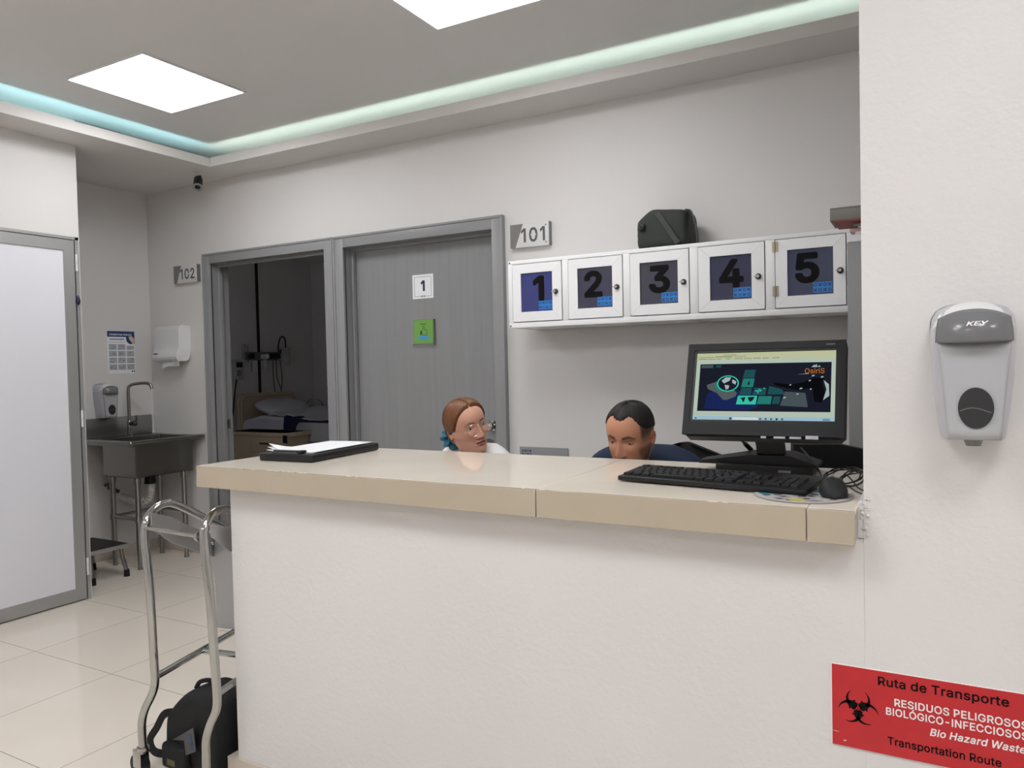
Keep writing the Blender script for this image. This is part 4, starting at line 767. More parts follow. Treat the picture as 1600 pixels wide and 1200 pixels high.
sc.q([(0.09, 0.52), (0.18, 0.58), (0.26, 0.52), (0.32, 0.40), (0.31, 0.35), (0.25, 0.30), (0.22, 0.30), (0.17, 0.40), (0.10, 0.46)], 4, 14)
sc.q([(0.15, 0.54), (0.20, 0.60), (0.27, 0.55), (0.28, 0.45), (0.20, 0.42), (0.16, 0.46)], 5, 5)
for rx, ry, mi, ly in ((0.082, 0.120, 4, 6), (0.072, 0.105, 2, 7)): sc.q([(0.248+rx*math.cos(2*math.pi*k/28), 0.54+ry*math.sin(2*math.pi*k/28)) for k in range(28)], ly, mi)
sc.q([(0.20, 0.58), (0.23, 0.63), (0.27, 0.63), (0.26, 0.58), (0.22, 0.54)], 8, 9); sc.q([(0.225, 0.52), (0.26, 0.51), (0.255, 0.46), (0.235, 0.45)], 8, 9); sc.q([(0.28, 0.60), (0.31, 0.57), (0.305, 0.52), (0.28, 0.55)], 8, 9)
TL = [((0.365, 0.445), (0.62, 0.74), 6), ((0.355, 0.44), (0.485, 0.61), 5), ((0.345, 0.425), (0.37, 0.475), 6), ((0.44, 0.53), (0.37, 0.475), 6), ((0.325, 0.465), (0.235, 0.36), 4), ((0.475, 0.57), (0.24, 0.355), 5), ((0.58, 0.63), (0.245, 0.35), 6)]
for (u0, u1), (v0, v1), mi in TL: sc.q([(u0-0.008, v0), (u1-0.006, v0), (u1+0.002, v1), (u0+0.004, v1)], 4, mi)
sc.q([(0.345, 0.33), (0.385, 0.34), (0.375, 0.28), (0.365, 0.265), (0.36, 0.30)], 5, 2); sc.q([(0.40, 0.34), (0.45, 0.345), (0.44, 0.30), (0.42, 0.27), (0.405, 0.30)], 5, 2)
sc.q([(0.39, 0.52), (0.405, 0.58), (0.41, 0.52)], 5, 2)
for k in range(8): u, v = 0.45+0.06*rr.random(), 0.39+0.07*rr.random(); sc.r(u, u+0.010, v, v+0.016, 5, 4)
sc.q([(0.54, 0.38), (0.66, 0.38), (0.64, 0.45), (0.55, 0.50)], 4, 6)
sc.q([(0.63, 0.22), (0.82, 0.20), (0.80, 0.40), (0.66, 0.42)], 4, 10); sc.q([(0.57, 0.55), (0.70, 0.52), (0.78, 0.55), (0.86, 0.62), (0.93, 0.60), (0.88, 0.48), (0.74, 0.44), (0.60, 0.50)], 5, 12)
sc.q([(0.84, 0.60), (0.90, 0.62), (0.93, 0.40), (0.91, 0.26), (0.86, 0.28)], 5, 12); sc.q([(0.92, 0.58), (0.955, 0.52), (0.96, 0.36), (0.92, 0.30), (0.94, 0.45)], 5, 9)
for u, v, w_ in ((0.84, 0.63, 0.02), (0.76, 0.45, 0.02), (0.82, 0.56, 0.015), (0.90, 0.61, 0.02), (0.69, 0.50, 0.012), (0.83, 0.44, 0.012), (0.65, 0.32, 0.02), (0.74, 0.37, 0.015)): sc.q([(u, v), (u+w_, v+0.01), (u+w_*0.8, v+0.025), (u+0.002, v+0.02)], 6, 9)
sc.q([(0.835, 0.765), (0.855, 0.80), (0.862, 0.785), (0.868, 0.81), (0.878, 0.765)], 4, 9); sc.q([(0.88, 0.765), (0.885, 0.79), (0.90, 0.77)], 4, 9); sc.q([(0.74, 0.66), (0.82, 0.672), (0.82, 0.679)], 4, 9)
scr = sc.build('screen', SM, t)
txt('screen_lettering', 'OsiriS', 0.0128, SM[11], t, MON @ basis((px0+0.858*pw, 0.0002, pz0+0.71*ph), (1, 0, 0), (0, 0, 1), (0, -1, 0)), offset=0.004, sx=0.95, depth=0.0001)
for bx, bw in ((0.004, 0.012), (0.034, 0.026), (0.070, 0.026), (0.106, 0.028)):
    MB().box(bx, bx+bw, -0.0085, -0.003, -0.002+(0 if bw < 0.028 else 0.0), 0.0025 if bw < 0.028 else 0.006, M=MON).build('button', mat('button_silver', (0.42, 0.42, 0.48, 1), 0.35), t)
MB().box(0.146, 0.166, -0.0084, -0.008, 0.236, 0.2385, M=MON).build('badge', M_greyink, t)
# stand
s = MB(); s.loft([[(-0.363+x, y, z) for x, y in ((-0.034, y0-0.012), (0.034, y0-0.012), (0.034, y0+0.02), (-0.034, y0+0.02))] for y0, z in ((2.045, 1.085), (2.030, 1.13), (1.975, 1.19), (1.985, 1.24))], smooth=False); s.build('neck', M_black, t)
s = MB(); top = [(-0.185, -0.045, 1.0835), (-0.05, -0.045, 1.103), (0.05, -0.045, 1.103), (0.115, -0.055, 1.0835), (0.115, 0.055, 1.0835), (0.05, 0.05, 1.107), (-0.05, 0.05, 1.107), (-0.185, 0.035, 1.0835)]
up_ = [(-0.363+x, 2.065+y, z+0.004) for x, y, z in top]; dn = [(-0.363+x, 2.065+y, 1.080) for x, y, z in top]
n = 8; s.add(up_+dn, [(0, 1, 6, 7), (1, 2, 5, 6), (2, 3, 4, 5), (8, 15, 14, 9), (9, 14, 13, 10), (10, 13, 12, 11)] + [(k, n+k, n+(k+1) % n, (k+1) % n) for k in range(n)])
s.build('base_wings', M_black2, t)
MB().box(-0.512, -0.498, 2.02, 2.03, 1.0885, 1.0895).build('sticker', M_alu, t)
MB().box(-0.500, -0.258, 2.005, 2.135, 1.0602, 1.0828, bev=0.003).build('base_block', M_black, t)
MB().box(-0.34, -0.31, 2.0035, 2.005, 1.066, 1.072).build('badge', M_greyink, t)
MB().tube(smooth_path([(-0.47, 2.0, 1.175), (-0.455, 2.06, 1.150), (-0.44, 2.10, 1.125)], 4), 0.003, 8).tube([(-0.442, 2.096, 1.128), (-0.430, 2.12, 1.108)], 0.0065, 8).tube(smooth_path([(-0.432, 2.118, 1.110), (-0.42, 2.15, 1.09), (-0.35, 2.165, 1.072), (-0.27, 2.15, 1.064)], 5), 0.003, 8).build('video_cable', M_black, t)
# keyboard
KB = Matrix.Translation((-0.447, 1.812, 1.0632)) @ Matrix.Rotation(R(-7.6), 4, 'Z') @ Matrix.Rotation(R(3.0), 4, 'X')
t = thing('keyboard', 'black full size keyboard lying in front of the monitor', 'keyboard', M=KB)
MB().box(-0.228, 0.228, -0.082, 0.082, 0.0042, 0.0162, bev=0.003).build('case', M_black, t, local=True)
for x in (-0.18, 0.18): MB().box(x-0.02, x+0.02, 0.055, 0.066, -0.0062, 0.0044).build('foot', M_black, t, local=True)
KM = {}
def key(x, y, w, d=1):
    u = 0.0188; kk = (round(w, 2), d)
    if kk not in KM:
        b = MB(); W_, D_ = u*w-0.0026, u*d-0.0026
        b.loft([[(sx*W_/2*f, sy*D_/2*f, z) for sx, sy in ((-1, -1), (1, -1), (1, 1), (-1, 1))] for f, z in ((1, 0), (0.98, 0.004), (0.86, 0.0062))], smooth=False)
        o = b.build('key', M_key, t, local=True); KM[kk] = o
    else:
        o = KM[kk].copy(); COL.objects.link(o); o.parent = t
    o.location = (x+u*w/2, y+u*d/2, 0.0160)
U = 0.0188; X0 = -0.220; Y0 = -0.068
for w_, n_ in ((2, 0),): pass
def row(y, ws, x=X0):
    for w_ in ws:
        if w_ > 0: key(x, y, w_)
        x += U*abs(w_)
row(Y0, [1.25, 1.25, 1.25, 6.25, 1.25, 1.25, 1.25, 1.25]); row(Y0+U, [2.25]+[1]*10+[2.75]); row(Y0+2*U, [1.75]+[1]*11+[2.25]); row(Y0+3*U, [1.5]+[1]*12+[1.5]); row(Y0+4*U, [1]*13+[2]); row(Y0+5.3*U, [1, -1, 1, 1, 1, 1, -0.5, 1, 1, 1, 1, -0.5, 1, 1, 1, 1])
XN = X0+15.35*U
row(Y0, [1, 1, 1], XN); row(Y0+U, [-1, 1], XN); row(Y0+3*U, [1, 1, 1], XN); row(Y0+4*U, [1, 1, 1], XN)
XP = XN+3.35*U
for r_ in range(1, 4): row(Y0+r_*U, [1, 1, 1], XP)
row(Y0, [2, 1], XP); row(Y0+4*U, [1, 1, 1, 1], XP); key(XP+3*U, Y0+2*U, 1, 2); key(XP+3*U, Y0, 1, 2)
# mouse pad, mouse
t = thing('mouse_pad', 'round mouse pad with a mosaic pattern under the mouse', 'mouse pad', (-0.243, 1.722, 1.0605))
D = Matrix.Translation((-0.243, 1.722, 1.0603)); s = MB(); s.lathe([(0.1005, 0), (0.102, 0.0012), (0.1005, 0.0022)], D, 48); s.build('pad_base', mat('pad_edge', (0.30, 0.27, 0.27, 1), 0.7), t)
s = MB(); rr = random.Random(9); D2 = Matrix.Translation((-0.243, 1.722, 1.0625))
def ringseg(r0, r1, a0, a1, mi, h):
    n = max(2, int((a1-a0)/0.12)); o_ = circle(0, 0, r1, n, a0, a1); i_ = circle(0, 0, r0, n, a0, a1)
    m_ = len(o_)
    for j in range(n): s.prism([o_[j], o_[(j+1) % m_], i_[(j+1) % m_], i_[j]], D2, h, mi)
for r0, r1, n_ in ((0.086, 0.098, 1), (0.062, 0.068, 1), (0.036, 0.041, 1)): ringseg(r0, r1, 0, 2*math.pi, 0, 0.0003)
for r0, r1, n_ in ((0.070, 0.083, 20), (0.045, 0.059, 13), (0.018, 0.033, 7)):
    for k in range(n_):
        a = 2*math.pi*k/n_; ringseg(r0, r1, a+0.05, a+2*math.pi/n_*rr.uniform(0.5, 0.75), rr.choice([1, 1, 2, 0]), 0.0003)
for x, y, mi in ((-0.072, -0.012, 3), (0.000, -0.070, 4), (0.03, 0.05, 3)): s.prism([(x+0.018*math.cos(2*math.pi*k/18), y+0.014*math.sin(2*math.pi*k/18)) for k in range(18)], D2, 0.0005, mi)
s.build('pad_pattern', [mat('pad_pale', (0.42, 0.40, 0.40, 1), 0.7), mat('pad_dark', (0.035, 0.035, 0.04, 1), 0.7), mat('pad_grey', (0.16, 0.15, 0.15, 1), 0.7), mat('pad_teal', (0.02, 0.20, 0.24, 1), 0.7), mat('pad_yellow', (0.48, 0.40, 0.06, 1), 0.7)], t)
MZ = 1.0631
MO = Matrix.Translation((-0.182, 1.738, MZ)) @ Matrix.Rotation(R(12), 4, 'Z')
t = thing('computer_mouse', 'black computer mouse on the round mouse pad', 'mouse', M=MO)
rings = []
for j in range(15):
    v = j/14; y = -0.052+0.104*v; e = max(0.02, 1-abs(2*v-1)**3.2)**0.5; hw = (0.031-0.004*math.sin(math.pi*v))*e; hz = (0.036*math.sin(math.pi*(0.12+0.80*(1-v)**1.0*0.95))**0.8)*min(1, e*1.1)
    ring = []
    for k in range(20):
        a = 2*math.pi*k/20; z = max(0.0, math.sin(a)) ; ring.append((hw*math.copysign(abs(math.cos(a))**0.7, math.cos(a)), y, 0.001+hz*z**0.7 if math.sin(a) > 0 else 0.001))
    rings.append(ring)
MB().loft(rings).build('mouse_body', M_black2, t, local=True)
MB().cyl((-0.004, 0.022, 0.029), (0.004, 0.022, 0.029), 0.008).build('scroll_wheel', M_black, t, local=True)
MB().tube(smooth_path([(-0.016, -0.012, 0.0385), (0.0, 0.001, 0.0395), (0.016, -0.008, 0.038)], 5), 0.0006, 6).build('button_seam', M_greyp, t, local=True)
# coiled cables
t = thing('cable_coil', 'tangle of thin black cables behind the mouse', 'cable', (-0.18, 1.93, 1.061))
def coil(cx, cy, r, turns, ph, tilt, z0):
    pts = []
    for k in range(int(turns*16)+1):
        a = ph+2*math.pi*k/16; q = r*(1+0.12*math.sin(k*0.9)); pts.append((cx+q*math.cos(a), cy+0.8*q*math.sin(a), z0+max(0, tilt*(1+math.sin(a+0.4)))*q+0.0015*math.sin(k*0.37)+0.002))
    return pts
MB().tube(coil(-0.178, 1.92, 0.040, 3.2, 0.3, 0.35, 1.0620), 0.0018, 6).build('cable_loop', M_black, t)
MB().tube(coil(-0.155, 1.88, 0.026, 2.4, 1.2, 0.55, 1.0620), 0.0018, 6).build('cable_loop', M_black, t)
MB().tube(smooth_path([(-0.195, 1.793, 1.078), (-0.205, 1.83, 1.068), (-0.195, 1.87, 1.064), (-0.18, 1.90, 1.070)], 6), 0.0016, 6).build('mouse_cable', M_black, t)
MB().tube(smooth_path([(-0.17, 1.90, 1.085), (-0.155, 1.87, 1.075), (-0.140, 1.84, 1.064), (-0.118, 1.80, 1.0625)], 6), 0.0016, 6).tube(smooth_path([(-0.16, 1.86, 1.0625), (-0.14, 1.80, 1.0620), (-0.118, 1.76, 1.0622)], 6), 0.0014, 6).build('cable_tail', M_black, t)
MB().tube(smooth_path([(-0.30, 2.11, 1.12), (-0.275, 2.06, 1.105), (-0.245, 2.02, 1.075), (-0.23, 1.97, 1.064), (-0.20, 1.93, 1.066)], 6), 0.0020, 6).build('cable_tail', M_black, t)
MB().tube(smooth_path([(-0.27, 1.878, 1.075), (-0.255, 1.93, 1.066), (-0.23, 1.965, 1.063), (-0.20, 1.95, 1.064)], 6), 0.0016, 6).build('keyboard_cable', M_black, t)
# clipboard case with papers
CB = Matrix.Translation((-1.835, 1.935, 1.0604)) @ Matrix.Rotation(R(4.5), 4, 'Z')
t = thing('clipboard', 'black clipboard case at the left end of the counter', 'clipboard', M=CB)
MB().box(-0.110, 0.110, -0.185, 0.185, 0.0, 0.026, bev=0.007, seg=3).build('case', M_black, t, local=True)
s = MB(); s.box(-0.060, 0.050, -0.180, -0.150, 0.0262, 0.029, bev=0.001); s.cyl((-0.06, -0.166, 0.032), (0.05, -0.166, 0.032), 0.0045); s.build('clip', M_darkmet, t, local=True)
MB().box(0.040, 0.062, -0.178, -0.152, 0.027, 0.036, bev=0.002).build('clip_lever', M_black, t, local=True)
t = thing('paper_sheets', 'sheaf of white paper with curled corners on the black clipboard', 'paper', M=CB)
vs_, fs = [], []
for layer, (zo, curl) in enumerate(((0.030, 0.020), (0.0285, 0.012), (0.027, 0.005))):
    s = MB(); vs_ = []; N = 12
    for j in range(N+1):
        for i in range(N+1):
            u, v = i/N, j/N; x = -0.098+0.192*u-0.003*layer; y = -0.150+0.322*v-0.003*layer
            z = zo + curl*max(0, 1-u*4.5)*max(0, 1-v*3.2)*1.2 + 0.001*math.sin(u*6+v*4)*0.3
            vs_.append((x, y, z))
    fs = [(j*(N+1)+i, j*(N+1)+i+1, (j+1)*(N+1)+i+1, (j+1)*(N+1)+i) for j in range(N) for i in range(N)]
    s.add(vs_, fs, 0, True); s.build('sheet', M_paper, t, local=True, thick=0.0006)

# ------------------------------------------------------------------ alcove: sink, towel dispenser, poster, stool, camera
t = thing('sink', 'stainless steel utility sink standing in the alcove corner', 'sink', (-4.95, 3.42, 0))
SX0, SX1, SY0, SY1, SZ = XA+0.012, -4.665, 3.125, YB-0.012, 0.885
BX0, BX1, BY0, BY1, BZ = -5.085, -4.715, 3.19, 3.64, 0.637
s = MB()
s.box(SX0, BX0, SY0, SY1, SZ, SZ+0.006); s.box(BX1, SX1, SY0, SY1, SZ, SZ+0.006); s.box(BX0, BX1, SY0, BY0, SZ, SZ+0.006); s.box(BX0, BX1, BY1, SY1, SZ, SZ+0.006)
for a, b_ in (((SX0, SY0), (SX1, SY0)), ((SX1, SY0), (SX1, SY1))): s.cyl((a[0], a[1], SZ), (b_[0], b_[1], SZ), 0.013)
s.ball((SX1, SY0, SZ), 0.0132); s.box(SX1-0.004, SX1+0.008, SY0, SY1, SZ-0.026, SZ); s.box(SX0, SX1, SY0-0.008, SY0+0.004, SZ-0.026, SZ)
s.build('rim', M_steel, t)
s = MB()
s.box(BX0, BX1, BY0, BY0+0.004, BZ, SZ); s.box(BX0, BX1, BY1-0.004, BY1, BZ, SZ); s.box(BX0, BX0+0.004, BY0, BY1, BZ, SZ); s.box(BX1-0.004, BX1, BY0, BY1, BZ, SZ); s.box(BX0, BX1, BY0, BY1, BZ, BZ+0.004)
for x, y in ((BX0, BY0), (BX1, BY0), (BX0, BY1), (BX1, BY1)): s.cyl((x+0.004*(1 if x < -4.9 else -1), y+0.004*(1 if y < 3.4 else -1), BZ), (x+0.004*(1 if x < -4.9 else -1), y+0.004*(1 if y < 3.4 else -1), SZ), 0.005, n=10)
s.build('basin', M_steel, t)
s = MB(); s.box(SX0, SX0+0.016, SY0, SY1-0.02, SZ+0.006, 1.035, bev=0.006); s.build('splashback', M_steel, t)
for x, y in ((-5.045, 3.23), (-4.765, 3.23), (-5.045, 3.60), (-4.765, 3.60)):
    lg = MB().cyl((x, y, 0.13), (x, y, BZ), 0.0185).cyl((x, y, BZ-0.05), (x, y, BZ), 0.024).build('leg', M_steel, t)
    MB().cyl((x, y, 0.012), (x, y, 0.13), 0.0145).lathe([(0.018, 0), (0.018, 0.010), (0.012, 0.014)], Matrix.Translation((x, y, 0))).build('foot', M_steel, lg)
s = MB()
for y in (3.23, 3.60):
    s.cyl((-5.045, y, 0.345), (-4.765, y, 0.345), 0.013)
    for x in (-5.045, -4.765): s.cyl((x, y, 0.325), (x, y, 0.365), 0.024)
s.cyl((-5.045, 3.23, 0.345), (-5.045, 3.60, 0.345), 0.013); s.build('crossbar', M_steel, t)
f = MB(); fx, fy = -5.135, 3.435
f.lathe([(0.026, 0), (0.026, 0.006), (0.017, 0.012), (0.0155, 0.05), (0.0165, 0.06), (0.0165, 0.11), (0.0105, 0.118)], Matrix.Translation((fx, fy, SZ+0.006)))
f.tube(smooth_path([(fx, fy, SZ+0.11), (fx, fy, 1.10), (fx, fy, 1.235), (fx+0.010, fy+0.008, 1.262), (fx+0.035, fy+0.025, 1.274), (fx+0.10, fy+0.062, 1.280), (fx+0.135, fy+0.082, 1.268), (fx+0.146, fy+0.088, 1.235)], 6), 0.0115, 12)
tap = f.build('faucet', mat('satin_nickel', (0.34, 0.33, 0.31, 1), 0.25, 1.0), t)
h_ = MB(); h_.cyl((fx+0.010, fy, 0.985), (fx+0.045, fy+0.012, 0.985), 0.017); h_.tube(smooth_path([(fx+0.040, fy+0.010, 0.985), (fx+0.052, fy+0.020, 1.012), (fx+0.05, fy+0.022, 1.045)], 5), 0.0065, 8); h_.ball((fx+0.044, fy+0.012, 0.985), 0.019); h_.build('lever', M_darkmet, tap)
s = MB(); s.cyl((-4.87, 3.40, 0.565), (-4.87, 3.40, BZ), 0.040, 0.034); s.build('drain_fitting', M_black, t)
s = MB(); dp = smooth_path([(-4.87, 3.40, 0.566), (-4.87, 3.40, 0.50), (-4.885, 3.39, 0.455), (-4.95, 3.37, 0.435), (-5.04, 3.36, 0.44), (-5.13, 3.35, 0.46)], 10)
s.tube(dp, 0.027, 14, rad=[0.027+0.0035*math.sin(i*1.7) for i in range(len(dp))]); s.build('drain_hose', mat('drain_white', (0.55, 0.53, 0.50, 1), 0.4), t)
s = MB(); s.cyl((XA+0.011, 3.30, 0.545), (XA+0.06, 3.30, 0.545), 0.012); s.box(XA+0.05, XA+0.10, 3.285, 3.315, 0.525, 0.565, bev=0.006); s.cyl((XA+0.075, 3.30, 0.565), (XA+0.075, 3.30, 0.60), 0.009); s.cyl((XA+0.05, 3.30, 0.53), (XA+0.12, 3.33, 0.50), 0.014); s.tube(smooth_path([(XA+0.08, 3.30, 0.60), (XA+0.10, 3.34, 0.64), (XA+0.10, 3.40, 0.72), (XA+0.11, fy, 0.86)], 5), 0.006, 8); s.build('supply_valve', M_darkmet, t)

t = thing('towel_dispenser', 'white paper towel dispenser on the back wall above the sink', 'towel dispenser', (-4.93, YB, 1.43))
tx0, tx1 = -5.085, -4.792
pf = [(0.0, 1.696), (-0.055, 1.700), (-0.085, 1.690), (-0.094, 1.665), (-0.095, 1.60), (-0.097, 1.535), (-0.110, 1.500), (-0.118, 1.475), (-0.112, 1.448), (-0.085, 1.436), (-0.040, 1.434), (-0.018, 1.450), (-0.004, 1.50), (0.0, 1.55)]
P = [p for p in smooth_path([(y, z, 0) for y, z in pf], 4)]
s = MB(); s.loft([[(x, YB+p.x*k+(0 if k == 1 else -0.0), 1.565+(p.y-1.565)*k2) for p in P] for x, k, k2 in ((tx0, 0.94, 0.975), (tx0+0.006, 0.985, 0.993), (tx0+0.014, 1, 1), (tx1-0.014, 1, 1), (tx1-0.006, 0.985, 0.993), (tx1, 0.94, 0.975))]); s.build('body', M_whitep, t, sharp=55)
s = MB(); s.tube([(tx1-0.005, YB+p.x*1.004, 1.565+(p.y-1.565)*1.004) for p in P[4:36]], 0.0055, 8); s.build('trim_band', M_whitep, t)
MB().box(tx0+0.012, tx1-0.012, YB-0.1175, YB-0.11, 1.462, 1.4645).build('lid_seam', M_greyink, t)
MB().box(tx0+0.018, tx0+0.066, YB-0.1165, YB-0.108, 1.488, 1.497, bev=0.002).build('badge', M_darkmet, t)
s = MB(); vs_ = []
for j in range(7):
    for i in range(11): u = i/10; vs_.append((tx0+0.062+0.185*u-0.01*j/6*(1-u), YB-0.075-0.012*math.sin(u*math.pi)*j/6-0.01*math.sin(5*u)*j/6, 1.440-(0.058-0.022*u+0.006*math.sin(u*9))*j/6))
s.add(vs_, [(j*11+i, j*11+i+1, (j+1)*11+i+1, (j+1)*11+i) for j in range(6) for i in range(10)], 0, True); s.build('paper_towel', M_paper, t, thick=0.001)

t = thing('poster', 'hand washing poster with navy header on the alcove wall above the sink', 'poster', (XA, 3.467, 1.355))
F = facing_right((XA, 3.360, 1.354)); w, h = 0.215, 0.313
MB().rect(F, 0, w, 0, h, 0.002).build('sheet', M_paper, t)
F = facing_right((XA+0.002, 3.360, 1.354)); s = MB()
s.rect(F, 0, w, h*0.865, h, 0.0003); s.prism([(w*0.68, h*0.87), (w*0.70, h*0.76), (w*0.80, h*0.70), (w, h*0.70), (w, h*0.87)], F, 0.0004); s.build('header', mat('poster_navy', (0.010, 0.045, 0.16, 1), 0.5), t)
s = MB(); s.prism([(w*0.78, h*0.88), (w*0.90, h*0.885), (w*0.985, h*0.83), (w*0.985, h*0.70), (w*0.93, h*0.69), (w*0.87, h*0.76), (w*0.80, h*0.81)], F, 0.0008); s.build('hand_picture', M_skinpale, t)
s = MB(); rr = random.Random(4)
for j in range(4):
    for i in range(3):
        x0_, y0_ = w*(0.045+0.322*i), h*(0.085+0.158*j)
        if i == 2 and j == 3: hh = h*0.10
        else: hh = h*0.135
        s.rect(F, x0_, x0_+w*0.285, y0_, y0_+hh, 0.0003, 0)
        for k in range(7): a, b_ = x0_+w*rr.uniform(0.02, 0.2), y0_+hh*rr.uniform(0.08, 0.8); s.rect(F, a, a+w*rr.uniform(0.02, 0.08), b_, b_+hh*rr.uniform(0.06, 0.16), 0.0005, 1)
s.rect(F, w*0.08, w*0.62, h*0.795, h*0.825, 0.0004, 1); s.rect(F, w*0.04, w*0.63, h*0.735, h*0.742, 0.0004, 1); s.rect(F, w*0.86, w*0.91, h*0.03, h*0.065, 0.0004, 2); s.rect(F, w*0.94, w*0.985, h*0.03, h*0.065, 0.0004, 2)
s.build('drawings', [mat('cell_grey', (0.42, 0.43, 0.47, 1), 0.6), mat('cell_line', (0.24, 0.26, 0.31, 1), 0.6), M_navyink], t)
txt('lettering', 'Limpia tus manos', 0.0155, M_whiteink, t, facing_right((XA+0.0026, 3.360+w*0.48, 1.354+h*0.925)), offset=0.018, fit=0.175)

t = thing('step_stool', 'low step stool with black rubber tread beside the sink', 'step stool', (-4.9, 2.97, 0))
stz = 0.222
MB().box(-5.09, -4.690, 2.800, 3.105, stz-0.030, stz-0.004, bev=0.004).build('seat_rim', M_alu, t)
MB().box(-5.08, -4.698, 2.810, 3.095, stz-0.006, stz, bev=0.002).build('tread', mat('black_rubber', (0.018, 0.016, 0.016, 1), 0.6), t)
for x, y, ox, oy in ((-4.712, 2.848, 0.016, 0.004), (-4.712, 3.062, 0.016, 0.022), (-5.05, 2.848, -0.016, 0), (-5.05, 3.062, -0.016, 0.022)):
    lg = MB().tube(smooth_path([(x-0.02*(1 if ox > 0 else -1), y-0.01, stz-0.028), (x-0.004*(1 if ox > 0 else -1), y, stz-0.042), (x, y+oy*0.2, stz-0.085), (x+ox, y+oy, 0.036)], 6), 0.0125, 12).build('leg', M_steel, t)
    MB().cyl((x+ox*0.97, y+oy*0.97, 0.046), (x+ox, y+oy, 0.0), 0.0165, 0.019).build('rubber_foot', M_black, lg)

t = thing('security_camera', 'small black bullet security camera under the soffit corner', 'camera', (-4.385, 3.50, 2.72))
MB().lathe([(0.034, 0), (0.034, -0.006), (0.022, -0.012), (0.012, -0.016)], Matrix.Translation((-4.385, 3.520, 2.72))).build('mount', M_soffit, t)
aim = Vector((0.42, -0.42, -0.80)).normalized(); O = orient(aim, (-4.378, 3.495, 2.650))
MB().cyl((-4.385, 3.520, 2.71), (-4.385, 3.515, 2.665), 0.009).build('arm', M_black, t)
MB().lathe([(0.004, -0.052), (0.024, -0.046), (0.029, -0.03), (0.030, 0.032), (0.0305, 0.040)], O, 24).build('housing', M_black, t)
MB().lathe([(0.0305, 0.038), (0.0325, 0.040), (0.0325, 0.050), (0.026, 0.052), (0.026, 0.044)], O, 24).build('lens_ring', mat('ring_grey', (0.33, 0.33, 0.33, 1), 0.3, 0.4), t)
MB().lathe([(0.026, 0.043), (0.018, 0.044), (0.010, 0.046), (0.001, 0.047)], O, 20).build('lens', mat('lens_black', (0.006, 0.006, 0.008, 1), 0.06), t)

# ------------------------------------------------------------------ chart cart, chart, black bag
def kk(p, Y): return (p[0]*Y/1.539, Y, 1.36+(p[1]-1.36)*Y/1.539)
t = thing('chart_cart', 'chrome tube chart cart on casters at the end of the counter', 'cart', (-2.15, 1.75, 0))
YC0 = 1.56; dxy = Vector((-math.sin(R(13)), math.cos(R(13)), 0))
def side(leg, top, nm):
    base = Vector((leg[-1][0], YC0, 0)); pts = [(x, YC0, z) for x, z in leg]
    for sd, z in top: pts.append((base.x+dxy.x*sd, YC0+dxy.y*sd, z))
    return MB().tube(smooth_path(pts, 6), 0.0137, 16).build(nm, M_chrome, t)
Lleg = [(-2.322, 0.098), (-2.324, 0.145), (-2.322, 0.185), (-2.303, 0.232), (-2.262, 0.292), (-2.246, 0.335), (-2.247, 0.40), (-2.256, 0.64), (-2.272, 0.810)]
Rleg = [(-2.005, 0.098), (-2.0035, 0.15), (-2.001, 0.195), (-1.982, 0.245), (-1.951, 0.300), (-1.944, 0.345), (-1.948, 0.42), (-1.962, 0.65), (-1.982, 0.826)]
Ltop = [(0.012, 0.868), (0.050, 0.899), (0.098, 0.908), (0.150, 0.895), (0.30, 0.816), (0.46, 0.733), (0.60, 0.66)]
Rtop = [(0.010, 0.872), (0.040, 0.902), (0.085, 0.911), (0.135, 0.900), (0.28, 0.835), (0.44, 0.752), (0.60, 0.672)]
side(Lleg, Ltop, 'side_frame'); side(Rleg, Rtop, 'side_frame')
def al(sd, z, side_, ins=0.0):
    x = (-2.272 if side_ == 'L' else -1.982) + ins; return Vector((x+dxy.x*sd, YC0+dxy.y*sd, z))
for sd_ in ('L', 'R'):      # rear legs, side rails
    o = 1 if sd_ == 'L' else -1
    MB().tube(smooth_path([al(0.60, 0.66, sd_), al(0.63, 0.62, sd_), al(0.635, 0.4, sd_), al(0.64, 0.10, sd_)], 6), 0.0128, 14).build('rear_leg', M_chrome, t)
    MB().tube([al(0.01, 0.347, sd_, 0.022 if sd_ == 'L' else 0.03), al(0.635, 0.345, sd_)], 0.0115, 12).build('side_rail', M_chrome, t)
a, b_ = al(0.245, 0.344, 'L', 0.012), al(0.30, 0.344, 'R', 0.012); MB().tube([a, b_], 0.0108, 12).build('crossbar', M_chrome, t)
a = al(0.0, 0.846, 'L'); b_ = al(0.0, 0.842, 'R'); MB().tube([a, b_], 0.0075, 10).lathe([(0.017, 0), (0.017, 0.012), (0.009, 0.014)], orient(a-b_, b_+(a-b_)*0.05), 16).build('handle_rod', M_chrome, t)
